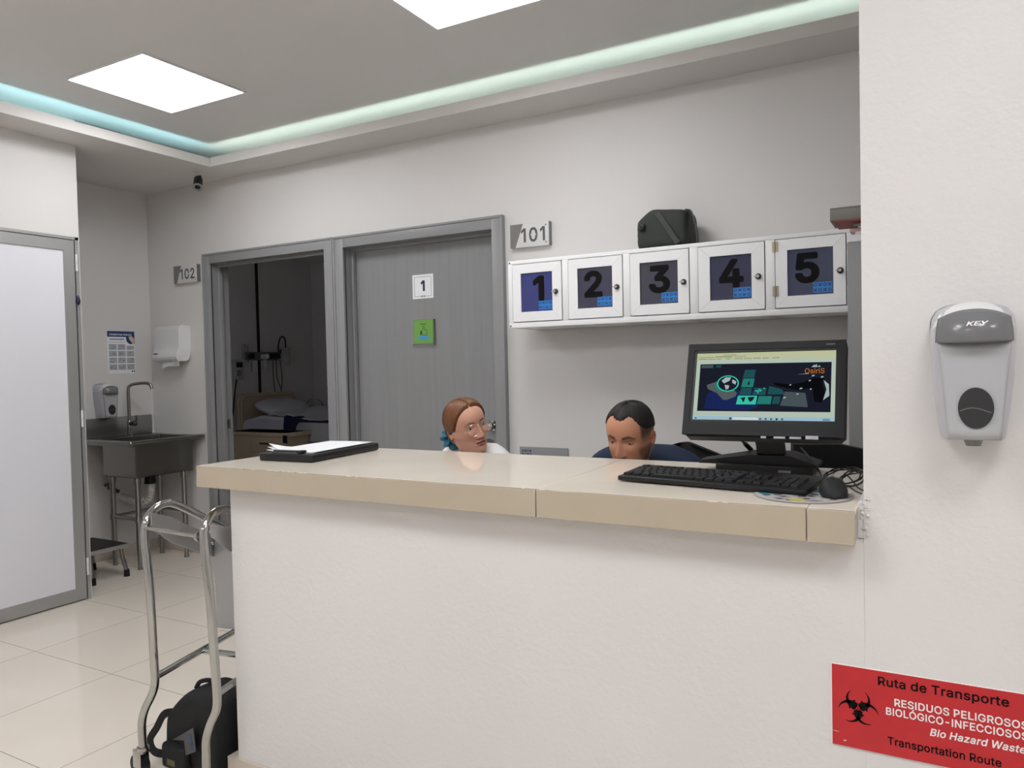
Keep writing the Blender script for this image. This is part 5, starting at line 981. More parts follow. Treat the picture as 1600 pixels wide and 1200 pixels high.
for sd_ in ('L', 'R'):      # drilled side plates that carry the charts
    ins = 0.017 if sd_ == 'L' else 0.016; s = MB()
    tp = [(0.012, 0.895), (0.10, 0.864), (0.20, 0.808), (0.45, 0.690)] if sd_ == 'L' else [(0.012, 0.878), (0.10, 0.855), (0.20, 0.805), (0.45, 0.69)]
    bt = [(0.014, 0.842), (0.10, 0.775), (0.20, 0.725), (0.45, 0.612)]
    A_ = [al(sd, z, sd_, ins) for sd, z in tp]; B_ = [al(sd, z, sd_, ins) for sd, z in bt]; off = Vector((0.004, 0.001, 0)); n = 4
    vs_ = A_+B_+[p+off for p in A_]+[p+off for p in B_]
    fs = []
    for k in range(3): fs += [(k, k+1, n+k+1, n+k), (2*n+k, 3*n+k, 3*n+k+1, 2*n+k+1), (k, 2*n+k, 2*n+k+1, k+1), (n+k, n+k+1, 3*n+k+1, 3*n+k)]
    fs += [(0, n, 3*n, 2*n), (n-1, 3*n-1, 4*n-1, 2*n-1)]
    s.add(vs_, fs); pl = s.build('side_plate', M_alu, t, label='flat drilled steel plate')
    s = MB()
    for k in range(7):
        sd = 0.14+0.042*k; z = 0.845-0.49*(sd-0.10)-0.022; p = al(sd, z, sd_, ins+0.004); s.lathe([(0.0085, 0), (0.0078, 0.004), (0.004, 0.012), (0.001, 0.013)], orient((1, 0.1, 0.1), p), 10)
    s.build('peg', M_chrome, t)
for x, sdist, sd_ in ((-2.322, 0, 'L'), (-2.005, 0, 'R'), (None, 0.64, 'L'), (None, 0.64, 'R')):
    p = Vector((x, YC0, 0)) if x else al(sdist, 0, sd_)
    cs = MB().lathe([(0.019, 0.100), (0.019, 0.088), (0.013, 0.082)], Matrix.Translation((p.x, p.y, 0))).box(p.x-0.032, p.x+0.008, p.y-0.017, p.y-0.014, 0.030, 0.092, bev=0.001).box(p.x-0.032, p.x+0.008, p.y+0.014, p.y+0.017, 0.030, 0.092, bev=0.001).box(p.x-0.03, p.x+0.012, p.y-0.016, p.y+0.016, 0.079, 0.090, bev=0.003).build('caster', M_chrome, t)
    MB().cyl((p.x-0.018, p.y-0.012, 0.037), (p.x-0.018, p.y+0.012, 0.037), 0.037, n=24).build('wheel', M_black, cs)
t = thing('metal_chart', 'flat aluminium patient chart holder hanging on the chrome cart', 'chart', (-2.17, 1.90, 0.4))
CHM = Matrix.Translation((-2.195, 1.905, 0.742)) @ Matrix.Rotation(R(13), 4, 'Z')
MB().box(-0.130, 0.115, -0.010, 0.010, -0.338, -0.012, M=CHM, bev=0.006).build('cover', mat('chart_aluminium', (0.40, 0.40, 0.405, 1), 0.35, 0.5), t)
s = MB(); s.tube([CHM @ Vector((-0.135, 0, -0.004)), CHM @ Vector((0.12, 0, -0.004))], 0.007, 10); s.build('hanging_bar', M_chrome, t)
MB().box(-0.150, -0.132, -0.012, 0.012, -0.045, 0.010, M=CHM, bev=0.003).box(-0.03, 0.03, -0.014, -0.008, -0.030, -0.008, M=CHM, bev=0.002).build('clip', M_black, t)

t = thing('backpack', 'black bag with a grey tag on the floor under the chrome cart', 'bag', (-2.17, 1.75, 0))
def bp(u):
    x = u; h = 0.17+0.10*min(1, max(0, (u-0.05)/0.30))**0.7 - 0.012*max(0, u-0.6)*2.5; e = min(1, (min(u, 1-u)/0.06)**0.55) if min(u, 1-u) < 0.06 else 1
    return (h*(0.88+0.12*e), 0.105*(0.80+0.2*e))
rings = bag_rings(-2.325, -2.022, 1.735, 0.001, bp, n=28, seg=13)
MB().loft(rings).build('bag_body', M_fabric, t, subsurf=1)
s = MB(); s.tube(smooth_path([(-2.225, 1.70, 0.262), (-2.215, 1.71, 0.283), (-2.19, 1.73, 0.285), (-2.175, 1.74, 0.268)], 6), 0.008, 8); s.build('grab_handle', M_fabric, t)
strap('side_strap', [(-2.265, 1.642, 0.195), (-2.315, 1.638, 0.178), (-2.352, 1.634, 0.125), (-2.385, 1.630, 0.078), (-2.362, 1.626, 0.046), (-2.31, 1.626, 0.048), (-2.255, 1.630, 0.075)], 0.026, M_fabric, t, up=(0.3, -1, 0.3))
s = MB(); s.box(-2.300, -2.175, 1.608, 1.640, 0.012, 0.098, bev=0.013, seg=3); s.build('front_pocket', M_fabric, t)
TM = Matrix.Translation((-2.178, 1.616, 0.135)) @ Matrix.Rotation(R(-8), 4, 'Z')
s = MB(); s.prism([(-0.078, -0.026), (0.055, 0.052), (0.066, -0.024), (0.004, -0.056), (-0.004, -0.008)], TM @ facing_front((0, 0, 0)), 0.003); s.build('grey_tag', mat('grey_vinyl', (0.065, 0.065, 0.075, 1), 0.4), t, label='grey triangular tag')
s = MB(); F = TM @ facing_front((0, -0.0032, 0))
for a, b_ in ((0.040, 0.012), (0.045, 0.0), (0.041, -0.010), (0.047, -0.022), (0.038, 0.022)): s.rect(F, a-0.006, a+0.008, b_-0.004, b_+0.005, 0.0005)
s.build('blue_print', mat('tag_blue', (0.02, 0.05, 0.16, 1), 0.5), t)
s = MB(); s.box(-2.265, -2.225, 1.6062, 1.6082, 0.030, 0.050); s.build('yellow_tag', mat('dull_yellow', (0.10, 0.10, 0.04, 1), 0.6), t)

# ------------------------------------------------------------------ dim patient room behind the open doorway
t = thing('hospital_bed', 'hospital bed with cream headboard in the dim room', 'bed', (-6.0, 6.42, 0))
bx0 = -6.93
hb = rrect(5.955, 6.845, 0.45, 1.085, 0.10, 8); s = MB(); s.prism(hb, basis((bx0, 0, 0), (0, 1, 0), (0, 0, 1), (1, 0, 0)), 0.045); s.build('headboard', M_cream, t)
s = MB(); s.tube([(bx0+0.05, y, z) for y, z in rrect(5.985, 6.815, 0.50, 1.055, 0.085, 8)], 0.010, 8, closed=True); s.build('headboard_rim', M_cream, t)
s = MB(); s.box(bx0+0.05, -4.95, 5.99, 6.83, 0.44, 0.53, bev=0.02); s.build('bed_frame', M_cream, t)
s = MB(); s.loft([[(x, 6.41+0.43*cy, z+zc) for cy, zc in ((-1, 0.0), (-1.0, 0.21), (-0.94, 0.24), (0.94, 0.24), (1, 0.21), (1, 0))] for x, z in ((bx0+0.07, 0.54), (bx0+0.35, 0.60), (bx0+0.75, 0.58), (bx0+1.05, 0.535), (-5.4, 0.532), (-4.98, 0.532))]); s.build('mattress', M_sheet, t)
for x in (bx0+0.2, -5.15):
    for y in (6.05, 6.77):
        lg = MB().cyl((x, y, 0.08), (x, y, 0.45), 0.025).build('leg', M_cream, t); MB().cyl((x, y-0.015, 0.05), (x, y+0.015, 0.05), 0.05).build('wheel', M_black, lg)
s = MB(); s.prism([(0.02, 0)]+[(0.15+0.15*math.cos(R(180-6*k)), 0.16+0.13*math.sin(R(180-6*k))) for k in range(31)]+[(0.30, 0)], basis((-6.75, 6.865, 0.70), (1, 0, 0), (0, 0, 1), (0, -1, 0)), 0.02); s.build('side_rail', M_clear, t)
s = MB(); s.prism([(0, 0.0), (0, 0.12), (0.04, 0.17), (0.64, 0.17), (0.70, 0.12), (0.70, 0.02), (0.66, -0.03), (0.04, -0.03)], basis((-5.97, 5.945, 0.61), (1, 0, 0), (0, 0, 1), (0, -1, 0)), 0.03); s.build('side_rail', mat('rail_grey', (0.42, 0.42, 0.45, 1), 0.4), t)
t = thing('pillow', 'crumpled white pillow against the headboard of the bed', 'pillow', (-6.66, 6.40, 0.77)); s = MB(); rings = []
for j in range(17):
    v = j/16; ring = []
    for k in range(24):
        a = 2*math.pi*k/24; e = (1-abs(2*v-1)**3.0)**0.45 if 0 < j < 16 else 0.05
        y = -0.36+0.72*v; x = 0.21*math.cos(a)*e*(1+0.04*math.sin(9*v)); z = 0.095*math.sin(a)*e+0.010*math.sin(x*30+v*14)*e
        ring.append((-6.66+x, 6.40+y, 0.915+z*0.85-0.28*x*1.0))
    rings.append(ring)
s.loft(rings).build('pillow_case', M_sheet, t, subsurf=1)
t = thing('bed_sheet', 'crumpled white sheet lying on the upper mattress', 'sheet', (-6.2, 6.45, 0.74)); s = MB(); vs_ = []; N = 24
for j in range(N+1):
    for i in range(N+1):
        u, v = i/N, j/N; x = -6.50+0.80*u; y = 6.02+0.77*v; z = 0.845-0.05*u+0.10*math.sin(math.pi*min(1, u*1.2+0.1))*(0.3+0.7*v)*(1-u*0.75)+0.022*math.sin(u*19+v*7)*math.sin(v*9+2*u)*(1-u)
        vs_.append((x, y, z))
s.add(vs_, [(j*(N+1)+i, j*(N+1)+i+1, (j+1)*(N+1)+i+1, (j+1)*(N+1)+i) for j in range(N) for i in range(N)], 0, True).build('sheet_cloth', M_sheet, t, thick=0.012)
t = thing('blanket', 'folded navy blanket draped across the hospital bed', 'blanket', (-6.0, 6.4, 0.7))
s = MB(); s.loft([[(x, y, z) for y, z in ((5.955, 0.57), (5.955, 0.74), (5.968, 0.782-dz), (6.0, 0.797-dz), (6.80, 0.797-dz), (6.80, 0.784-dz), (6.0, 0.784-dz), (5.985, 0.77-dz), (5.970, 0.74), (5.970, 0.57))] for x, dz in ((-6.20, -0.052), (-6.05, -0.030), (-5.90, 0.0), (-5.60, 0.002), (-5.3, 0.002))]); s.build('blanket_cloth', M_navy, t)
t = thing('nightstand', 'cream bedside cabinet with a drawer in front of the bed', 'cabinet', (-6.2, 5.7, 0))
s = MB(); s.box(-6.62, -5.78, 5.58, 5.90, 0.03, 0.70, bev=0.01); s.box(-6.66, -5.74, 5.565, 5.92, 0.655, 0.70, bev=0.012); s.build('carcass', M_cream, t)
dr = MB().box(-6.30, -5.82, 5.57, 5.585, 0.50, 0.64, bev=0.004).build('drawer', M_cream, t); MB().box(-6.15, -5.97, 5.562, 5.571, 0.575, 0.595, bev=0.003).build('handle', M_darkmet, dr)
dr = MB().box(-6.30, -5.82, 5.57, 5.585, 0.06, 0.485, bev=0.004).build('door', M_cream, t); MB().box(-6.10, -5.86, 5.560, 5.571, 0.40, 0.47, bev=0.003).build('handle', M_black, dr)
MB().box(-5.80, -5.745, 5.552, 5.566, 0.60, 0.68, bev=0.004).build('latch', M_black, t)
WX = -6.998
t = thing('wall_conduit', 'vertical black conduit on the dim room wall above the bed', 'pipe', (WX, 6.36, 1.0)); MB().box(WX, WX+0.02, 6.345, 6.372, 0.95, 2.70).build('pipe', M_black, t)
t = thing('gas_outlet_panel', 'medical gas outlets with flow meters and hoses above the bed', 'gas outlets', (WX, 6.45, 1.5))
MB().box(WX, WX+0.022, 6.15, 6.66, 1.47, 1.57, bev=0.004).build('rail_plate', M_greyp, t)
s = MB()
for y in (6.20, 6.50, 6.55, 6.60): s.cyl((WX+0.022, y, 1.52), (WX+0.09, y, 1.52), 0.022); s.box(WX+0.05, WX+0.10, y-0.018, y+0.018, 1.49, 1.55, bev=0.005)
s.build('outlet', M_black, t)
s = MB(); s.cyl((WX+0.022, 6.40, 1.515), (WX+0.10, 6.40, 1.515), 0.028); s.ball((WX+0.10, 6.40, 1.515), 0.032); s.build('gauge', M_whitep, t)
MB().cyl((WX+0.07, 6.39, 1.37), (WX+0.07, 6.39, 1.48), 0.014).build('flow_tube', M_clear, t)
MB().cyl((WX+0.07, 6.22, 1.33), (WX+0.07, 6.22, 1.46), 0.03).build('humidifier_bottle', M_clear, t)
MB().box(WX+0.022, WX+0.05, 6.10, 6.17, 1.45, 1.66).build('flow_meter', M_clear, t)
s = MB(); s.box(WX+0.095, WX+0.101, 6.24, 6.245, 1.34, 1.46); s.build('scale_strip', M_whitep, t)
s = MB(); s.tube(smooth_path([(WX+0.08, 6.60, 1.54), (WX+0.09, 6.595, 1.66), (WX+0.10, 6.625, 1.745), (WX+0.10, 6.675, 1.75), (WX+0.10, 6.70, 1.70), (WX+0.10, 6.70, 1.62)], 6), 0.009, 8); s.build('suction_hose', M_black, t)
s = MB()
s.tube(smooth_path([(WX+0.09, 6.50, 1.49), (WX+0.09, 6.50, 1.25), (WX+0.09, 6.53, 1.0), (WX+0.09, 6.54, 0.9)], 6), 0.006, 8); s.tube(smooth_path([(WX+0.09, 6.55, 1.49), (WX+0.09, 6.56, 1.25), (WX+0.09, 6.62, 1.1), (WX+0.10, 6.60, 0.95)], 6), 0.006, 8); s.tube(smooth_path([(WX+0.09, 6.61, 1.49), (WX+0.10, 6.63, 1.25), (WX+0.10, 6.60, 1.05), (WX+0.12, 6.56, 0.93)], 6), 0.006, 8)
s.build('oxygen_tube', mat('amber_tube', (0.10, 0.065, 0.04, 1), 0.35), t)
t = thing('suction_jar', 'clear suction jar on the dim room wall right of the outlets', 'jar', (WX+0.08, 6.73, 1.42))
s = MB(); s.lathe([(0.05, 0), (0.052, 0.01), (0.052, 0.19), (0.048, 0.20)], Matrix.Translation((WX+0.08, 6.72, 1.42))); s.build('jar_body', M_clear, t)
MB().box(WX+0.10, WX+0.112, 6.765, 6.778, 1.43, 1.61).build('white_scale', M_whitep, t); MB().box(WX, WX+0.03, 6.70, 6.74, 1.55, 1.60).build('bracket', M_black, t)
t = thing('bed_control', 'grey wall box with a dark display beside the bed', 'wall box', (WX, 6.0, 1.25)); MB().box(WX, WX+0.05, 5.965, 6.09, 1.25, 1.47, bev=0.006).build('box', mat('box_grey', (0.42, 0.44, 0.45, 1), 0.4), t)
MB().box(WX+0.05, WX+0.053, 5.985, 6.075, 1.39, 1.45).build('display', M_black, t); MB().box(WX+0.05, WX+0.053, 5.99, 6.05, 1.29, 1.36).build('keypad', M_greyp, t)
MB().tube(smooth_path([(WX+0.03, 6.0, 1.25), (WX+0.04, 5.96, 1.1), (WX+0.04, 5.93, 0.9), (WX+0.05, 5.90, 0.75)], 6), 0.008, 8).build('cord', M_black, t)

# ------------------------------------------------------------------ office chairs
def office_chair(label, x, y, rot, zback):
    t = thing('office_chair', label, 'chair', (x, y, 0), rot, group='black office chairs behind the counter')
    # local: the sitter faces -Y, the back is at +Y
    MB().box(-0.24, 0.24, -0.24, 0.23, 0.395, 0.445, bev=0.02, seg=3).build('seat', M_fabric, t, local=True)
    rings = []
    for j in range(13):
        v = j/12; z = 0.50+(zback-0.50)*v; hw = 0.225*(1-0.10*abs(2*v-0.9)**2)*(max(0.02, 1-max(0, (v-0.72)/0.28)**2.4)**0.5)
        bow = 0.05*math.sin(math.pi*v)*-1
        rings.append([(hw*c, 0.235+bow+0.035*(c*c)*-1+d, z) for c, d in [(-1, 0), (-0.8, 0), (-0.4, 0), (0, 0), (0.4, 0), (0.8, 0), (1, 0), (1, 0.03), (0.8, 0.035), (0.4, 0.035), (0, 0.035), (-0.4, 0.035), (-0.8, 0.035), (-1, 0.03)]])
    MB().loft(rings).build('backrest', M_fabric, t, local=True)
    MB().tube(smooth_path([(0, 0.05, 0.39), (0, 0.27, 0.40), (0, 0.295, 0.48), (0, 0.27, 0.62)], 5), 0.022, 10, flat=0.5).build('back_bracket', M_black, t, local=True)
    for sx in (-1, 1):
        MB().tube(smooth_path([(sx*0.20, 0.0, 0.40), (sx*0.285, 0.0, 0.42), (sx*0.29, 0.0, 0.62)], 5), 0.014, 10).box(sx*0.29-0.03, sx*0.29+0.03, -0.13, 0.13, 0.615, 0.645, bev=0.012).build('armrest', M_black, t, local=True)
    MB().cyl((0, 0, 0.10), (0, 0, 0.395), 0.026).cyl((0, 0, 0.09), (0, 0, 0.22), 0.038).build('column', M_chrome, t, local=True)
    for k in range(5):
        a = 2*math.pi*k/5; c, s_ = math.cos(a), math.sin(a)
        lg = MB().tube([(0.03*c, 0.03*s_, 0.105), (0.28*c, 0.28*s_, 0.075)], 0.02, 8).build('leg', M_black, t, local=True)
        MB().cyl((0.28*c-0.012*s_, 0.28*s_+0.012*c, 0.028), (0.28*c+0.012*s_, 0.28*s_-0.012*c, 0.028), 0.028).build('caster', M_black, lg, local=True)
    return t
office_chair('black office chair the man in navy sits on', -0.90, 2.88, 0.0, 1.012)
office_chair('black office chair the woman in white sits on', -1.70, 2.80, 0.0, 0.86)
t = thing('office_chair', 'tall black office chair turned aside behind the monitor by the locker', 'chair', (-0.10, 2.36, 0), R(18))
MB().box(-0.22, 0.20, -0.22, 0.10, 0.40, 0.45, bev=0.02).build('seat', M_fabric, t, local=True)
s = MB(); rings = []
for j in range(9):
    v = j/8; z = 0.52+(1.095-0.52)*v
    rings.append([(x, 0.13+0.02*math.sin(math.pi*v)+d, z-0.075*max(0, (x+0.10)/0.32)*v*v) for x, d in ((-0.235, 0), (-0.1, -0.008), (0.05, -0.01), (0.16, -0.008), (0.22, 0), (0.22, 0.05), (0.05, 0.055), (-0.1, 0.055), (-0.235, 0.05))])
s.loft(rings).build('backrest', M_fabric, t, local=True)
MB().tube(smooth_path([(-0.04, 0.11, 1.045), (-0.036, 0.095, 1.02), (-0.04, 0.11, 0.985)], 6), 0.006, 8).build('lever', M_chrome, t, local=True)
MB().tube(smooth_path([(0, 0.0, 0.40), (0, 0.20, 0.41), (0, 0.215, 0.50), (0, 0.19, 0.62)], 5), 0.022, 10).build('back_bracket', M_black, t, local=True)
MB().cyl((0, 0, 0.10), (0, 0, 0.40), 0.03).build('column', M_chrome, t, local=True)
for k in range(5):
    a = 2*math.pi*k/5; c, s_ = math.cos(a), math.sin(a)
    lg = MB().tube([(0.03*c, 0.03*s_, 0.105), (0.26*c, 0.26*s_, 0.075)], 0.02, 8).build('leg', M_black, t, local=True)
    MB().cyl((0.26*c-0.012*s_, 0.26*s_+0.012*c, 0.028), (0.26*c+0.012*s_, 0.26*s_-0.012*c, 0.028), 0.028).build('caster', M_black, lg, local=True)

# ------------------------------------------------------------------ people
def curve(xs, ys):
    xs = np.array(xs, float); ys = np.array(ys, float); o = np.argsort(xs); xs, ys = xs[o], ys[o]
    d = np.gradient(ys, xs)
    def f(x):
        x = float(min(max(x, xs[0]), xs[-1])); i = int(min(max(np.searchsorted(xs, x)-1, 0), len(xs)-2)); h = xs[i+1]-xs[i]; t_ = (x-xs[i])/h
        return ((2*t_**3-3*t_*t_+1)*ys[i]+(t_**3-2*t_*t_+t_)*h*d[i]+(-2*t_**3+3*t_*t_)*ys[i+1]+(t_**3-t_*t_)*h*d[i+1])
    return f
def sstep(a, b, x):
    t_ = min(1.0, max(0.0, (x-a)/(b-a))); return t_*t_*(3-2*t_)
class Head:
    """head and neck as one lofted surface; +Y is forward, +X the person's right side, origin between the eyes' height and the ear axis"""
    def __init__(s, female, gaze=(0, 0), lid=0.0, lip=(150, 82, 76), skin=(196, 140, 112), brow=(70, 48, 38), stubble=None, hairline=None, fade=None):
        s.female = female; s.gaze = gaze; s.lid = lid; s.fade = fade; s.hairline = hairline
        s.skin = np.array(rgb(*skin)[:3]); s.lipc = np.array(rgb(*lip)[:3]); s.browc = np.array(rgb(*brow)[:3]); s.stub = stubble
        k = 0.98 if female else 1.0
        s.F = curve([0.03, 0.0, -0.03, -0.05, -0.065, -0.08, -0.095, -0.106, -0.113, -0.119, -0.128, -0.15, -0.20, -0.24], [0.096, 0.0925, 0.092, 0.0915, 0.0905, 0.088, 0.0880, 0.082, 0.069, 0.052, 0.036, 0.030, 0.034, 0.04])
        s.B = curve([0.03, 0.0, -0.03, -0.06, -0.09, -0.12, -0.15, -0.20, -0.24], [0.098, 0.096, 0.089, 0.079, 0.070, 0.066, 0.066, 0.074, 0.085])
        j = 0.94 if female else 1.03
        s.Wd = curve([0.03, 0.0, -0.03, -0.05, -0.07, -0.085, -0.098, -0.108, -0.116, -0.125, -0.15, -0.20, -0.24], [0.0765, 0.0745, 0.0715, 0.0665*j, 0.0605*j, 0.0545*j, 0.048*j, 0.0445*j, 0.0455, 0.0485, 0.052*(0.93 if female else 1.06), 0.058, 0.070])
        s.k = k
    def dims(s, z):
        if z > 0.03:
            q = max(0.0, 1-((z-0.03)/0.088)**2)**0.5; return s.Wd(0.03)*q**0.92, 0.096*q**0.95, 0.098*q**0.95
        return s.Wd(z), s.F(z), s.B(z)
    def bumps(s, x, z):
        g = lambda x0, z0, sx, sz: math.exp(-((x-x0)/sx)**2-((z-z0)/sz)**2)
        y = 0.0; ax = abs(x)
        nz = sstep(0.012, -0.036, z)*(1-sstep(-0.041, -0.053, z)); nw = 0.0068+0.0048*sstep(-0.005, -0.038, z)
        y += (0.0035*sstep(0.02, 0.0, z)*(1-sstep(-0.041, -0.053, z)) + (0.0195 if s.female else 0.022)*nz)*math.exp(-(x/nw)**2)
        y += 0.0085*g(0.0135 if x > 0 else -0.0135, -0.042, 0.0058, 0.0065)
        xe = 0.0325 if x > 0 else -0.0325
        y -= 0.0095*g(xe, 0.0, 0.0165, 0.0115) + 0.0035*g(0.0145 if x > 0 else -0.0145, 0.004, 0.006, 0.010)
        y += (0.0018 if s.female else 0.0038)*g(xe*0.85, 0.019, 0.020, 0.006)
        y += 0.0045*g(0.043 if x > 0 else -0.043, -0.028, 0.017, 0.015)
        y += 0.0050*g(0, -0.0620, 0.019, 0.0042)*(1-0.25*math.exp(-(x/0.004)**2)) + 0.0062*g(0, -0.0740, 0.0165, 0.0048)
        y -= 0.0040*g(0, -0.0678, 0.022, 0.0015) + 0.0030*g(0, -0.0835, 0.018, 0.004)
        y += 0.0035*g(0, -0.100, 0.014, 0.009) - 0.0016*g(0, -0.055, 0.003, 0.005) - 0.002*g(0.026 if x > 0 else -0.026, -0.068, 0.004, 0.006)
        return y
    def point(s, a, z, off=0.0):
        w, f, b = s.dims(z); c, sn = math.cos(a), math.sin(a)
        p = 0.88 if c > 0 else 0.95
        x = w*math.copysign(abs(sn)**p, sn); y = (f if c > 0 else b)*math.copysign(abs(c)**p, c)
        if c > 0 and z < 0.06: y += s.bumps(x, z)*sstep(0.0, 0.35, c)
        v = Vector((x, y, z))
        if off:
            q = Vector((x/(w+1e-4)**2*w, y/((f if c > 0 else b)+1e-4), max(0, (z-0.03)/0.088))); q = q.normalized() if q.length > 1e-6 else Vector((0, 0, 1))
            v = v+q*off
        return v*s.k
    def zrows(s, zmin=-0.235):
        r = [0.03+0.088*math.sin(math.pi/2*(1-i/26)) for i in range(26)]; z = 0.03
        while z > -0.125: r.append(z); z -= 0.0017
        while z > zmin: r.append(z); z -= 0.006
        return r
    def angs(s):
        n1, n2 = 110, 46
        A = [-math.pi*0.5+math.pi*i/n1 for i in range(n1)] + [math.pi*0.5+math.pi*i/n2 for i in range(n2)]
        return A
    def colour(s, p, a, z):
        x, zz = p.x/s.k, z; c = s.skin.copy(); ca = math.cos(a)
        if ca > 0:
            g = lambda x0, z0, sx, sz: math.exp(-((x-x0)/sx)**2-((zz-z0)/sz)**2)
            ax = abs(x)
            red = 0.30*g(0.040 if x > 0 else -0.040, -0.035, 0.018, 0.016)+0.25*g(0, -0.040, 0.012, 0.010)
            c = c*(1-red*np.array([0.06, 0.42, 0.40]))
            lw = 0.0220
            up = -0.0597-0.0030*(ax/lw)**1.5+0.0012*math.exp(-(x/0.004)**2)*-1; lo = -0.0778+0.0075*(ax/lw)**2
            if ax < lw and lo < zz < up: c = s.lipc*1.0
            if ax < lw*1.05 and abs(zz+0.0678) < 0.0011: c = s.lipc*0.30
            bz = 0.0205+0.0050*math.sin(min(1, max(0, (ax-0.013)/0.036))*math.pi*0.75)-0.006*max(0, (ax-0.036)/0.014); bw = (0.0030 if s.female else 0.0048)*(1-0.55*sstep(0.032, 0.052, ax))
            if 0.0125 < ax < 0.053: m = 1-sstep(bw*0.6, bw*1.25, abs(zz-bz)); c = c*(1-0.85*m)+s.browc*0.85*m
            if 0.004 < ax < 0.0115 and -0.0525 < zz < -0.0485: c = c*0.30
            if s.stub is not None:
                sc_ = np.array(rgb(*s.stub)[:3])
                m = 0.80*sstep(-0.062, -0.086, zz)*(1-sstep(-0.125, -0.14, zz))
                m = max(m, 0.85*math.exp(-((zz+0.0565)/0.0035)**2)*(ax < 0.027)); m = max(m, 0.8*sstep(0.052, 0.062, ax)*sstep(-0.012, -0.035, zz)*(1-sstep(-0.125, -0.14, zz)))
                if ax < 0.024 and -0.080 < zz < -0.0585: m = 0
                m *= (0.86+0.14*math.sin(x*2100)*math.sin(zz*1900)); c = c*(1-m)+sc_*m
        if s.fade is not None:
            m = s.fade(a, zz); c = c*(1-m)+s.browc*0.5*m
        return c
    def body(s, M, mi=0):
        mb = MB(); cols = []
        Z, A = s.zrows(), s.angs(); n = len(A); vs_ = []
        for z in Z:
            for a in A:
                p = s.point(a, z); vs_.append(M @ p); cols.append(s.colour(p, a, z))
        fs = [(i*n+k, (i+1)*n+k, (i+1)*n+(k+1) % n, i*n+(k+1) % n) for i in range(len(Z)-1) for k in range(n)]
        mb.add(vs_, fs, 0, True); mb.add(vs_[:n], [tuple(range(n))], 0, True); cols += cols[:n]
        # ears
        for sx in (-1, 1):
            o = Vector((sx*0.0735, -0.012, -0.010))*s.k; vs_ = []; cc = []
            for i in range(15):
                r = i/14
                for k in range(28):
                    t_ = 2*math.pi*k/28; ez = 0.031*math.sin(t_)*r*(1.0 if math.sin(t_) > 0 else 0.95); ey = 0.0185*math.cos(t_)*r*(0.8+0.25*math.sin(t_))
                    lift = 0.0145*(1-r**5)+0.0045*math.exp(-((r-0.84)/0.10)**2)-0.0095*math.exp(-((ey-0.003)/0.009)**2-((ez+0.003)/0.014)**2)+0.003*math.exp(-((r-0.5)/0.13)**2)*(1 if math.cos(t_) < 0.3 else 0)
                    back = 0.5*(-ey)
                    vs_.append(M @ (o+Vector((sx*(lift*0.8+back*0.55-0.004), ey-0.2*ez*0.3, ez))*s.k)); cc.append(s.skin*np.array([0.96, 0.80, 0.78]))
            mb.add(vs_, [(i*28+k, i*28+(k+1) % 28, (i+1)*28+(k+1) % 28, (i+1)*28+k) for i in range(14) for k in range(28)], 0, True); cols += cc
        # eyeballs with lids
        for sx in (-1, 1):
            surf = s.point(math.asin(min(1, (0.0325/s.dims(0.0)[0])**(1/0.88))), 0.0).y/s.k
            o = Vector((sx*0.0325, surf-0.0087, 0.0)); r0 = 0.0128; vs_ = []; cc = []; nu, nv = 44, 34
            gz = Vector((math.sin(s.gaze[0])*math.cos(s.gaze[1]), math.cos(s.gaze[0])*math.cos(s.gaze[1]), math.sin(s.gaze[1])))
            for j in range(nv+1):
                for k in range(nu):
                    el = -math.pi/2+math.pi*j/nv; az = 2*math.pi*k/nu; dv = Vector((math.cos(el)*math.sin(az), math.cos(el)*math.cos(az), math.sin(el)))
                    fa = math.atan2(dv.x, dv.y); e = math.asin(max(-1, min(1, dv.z)))
                    arch = max(0, 1-(fa/0.95)**2); up = R(4)+R(24)*arch-s.lid*arch; lo = R(2)-R(20)*arch
                    rr_ = r0; c = np.array([0.62, 0.57, 0.54])
                    if e > up or e < lo: c = s.skin*np.array([0.86, 0.76, 0.74]); rr_ = r0*1.06
                    an = dv.angle(gz)
                    if lo <= e <= up:
                        if an < 0.44: c = np.array([0.050, 0.024, 0.012])
                        if an < 0.18: c = np.array([0.004, 0.004, 0.004])
                    if abs(e-up) < R(5.5) and dv.y > 0.2: c = np.array([0.018, 0.012, 0.010])
                    vs_.append(M @ ((o+dv*rr_)*s.k)); cc.append(c)
            mb.add(vs_, [(j*nu+k, j*nu+(k+1) % nu, (j+1)*nu+(k+1) % nu, (j+1)*nu+k) for j in range(nv) for k in range(nu)], 0, True); cols += cc
        return mb, cols
    def hair(s, M, zh, thick, streak, base, part=None, lump=0.0):
        mb = MB(); cols = []; Z = s.zrows(-0.14); A = s.angs(); n = len(A); vs_ = []; keep = []; base = np.array(rgb(*base)[:3])
        for z in Z:
            for a in A:
                aa = abs((a+math.pi) % (2*math.pi)-math.pi); m = z-zh(aa)+0.0016*math.sin(aa*43+2*math.sin(a*9))*(0 if part else 1); t_ = sstep(-0.002, 0.016, m)
                off = -0.0035+(thick+0.0035)*t_ + lump*math.sin(a*9+z*40)*t_
                p0 = s.point(a, z)
                st = 0.0008*math.sin(aa*58+math.sin(z*55)*2.0)+0.0006*math.sin(aa*131+z*30)
                if part and p0.y > -0.055*s.k and z > 0.05:
                    gpt = math.exp(-((p0.x-part)/0.0022)**2); off -= (thick+0.003)*gpt
                p = s.point(a, z, off+st*t_); vs_.append(M @ p); keep.append(m > -0.0035)
                v = 1+streak*(0.6*math.sin(aa*47+z*9)+0.4*math.sin(aa*103+z*23+1)); cols.append(base*max(0.25, v))
        fs = [(i*n+k, (i+1)*n+k, (i+1)*n+(k+1) % n, i*n+(k+1) % n) for i in range(len(Z)-1) for k in range(n)]
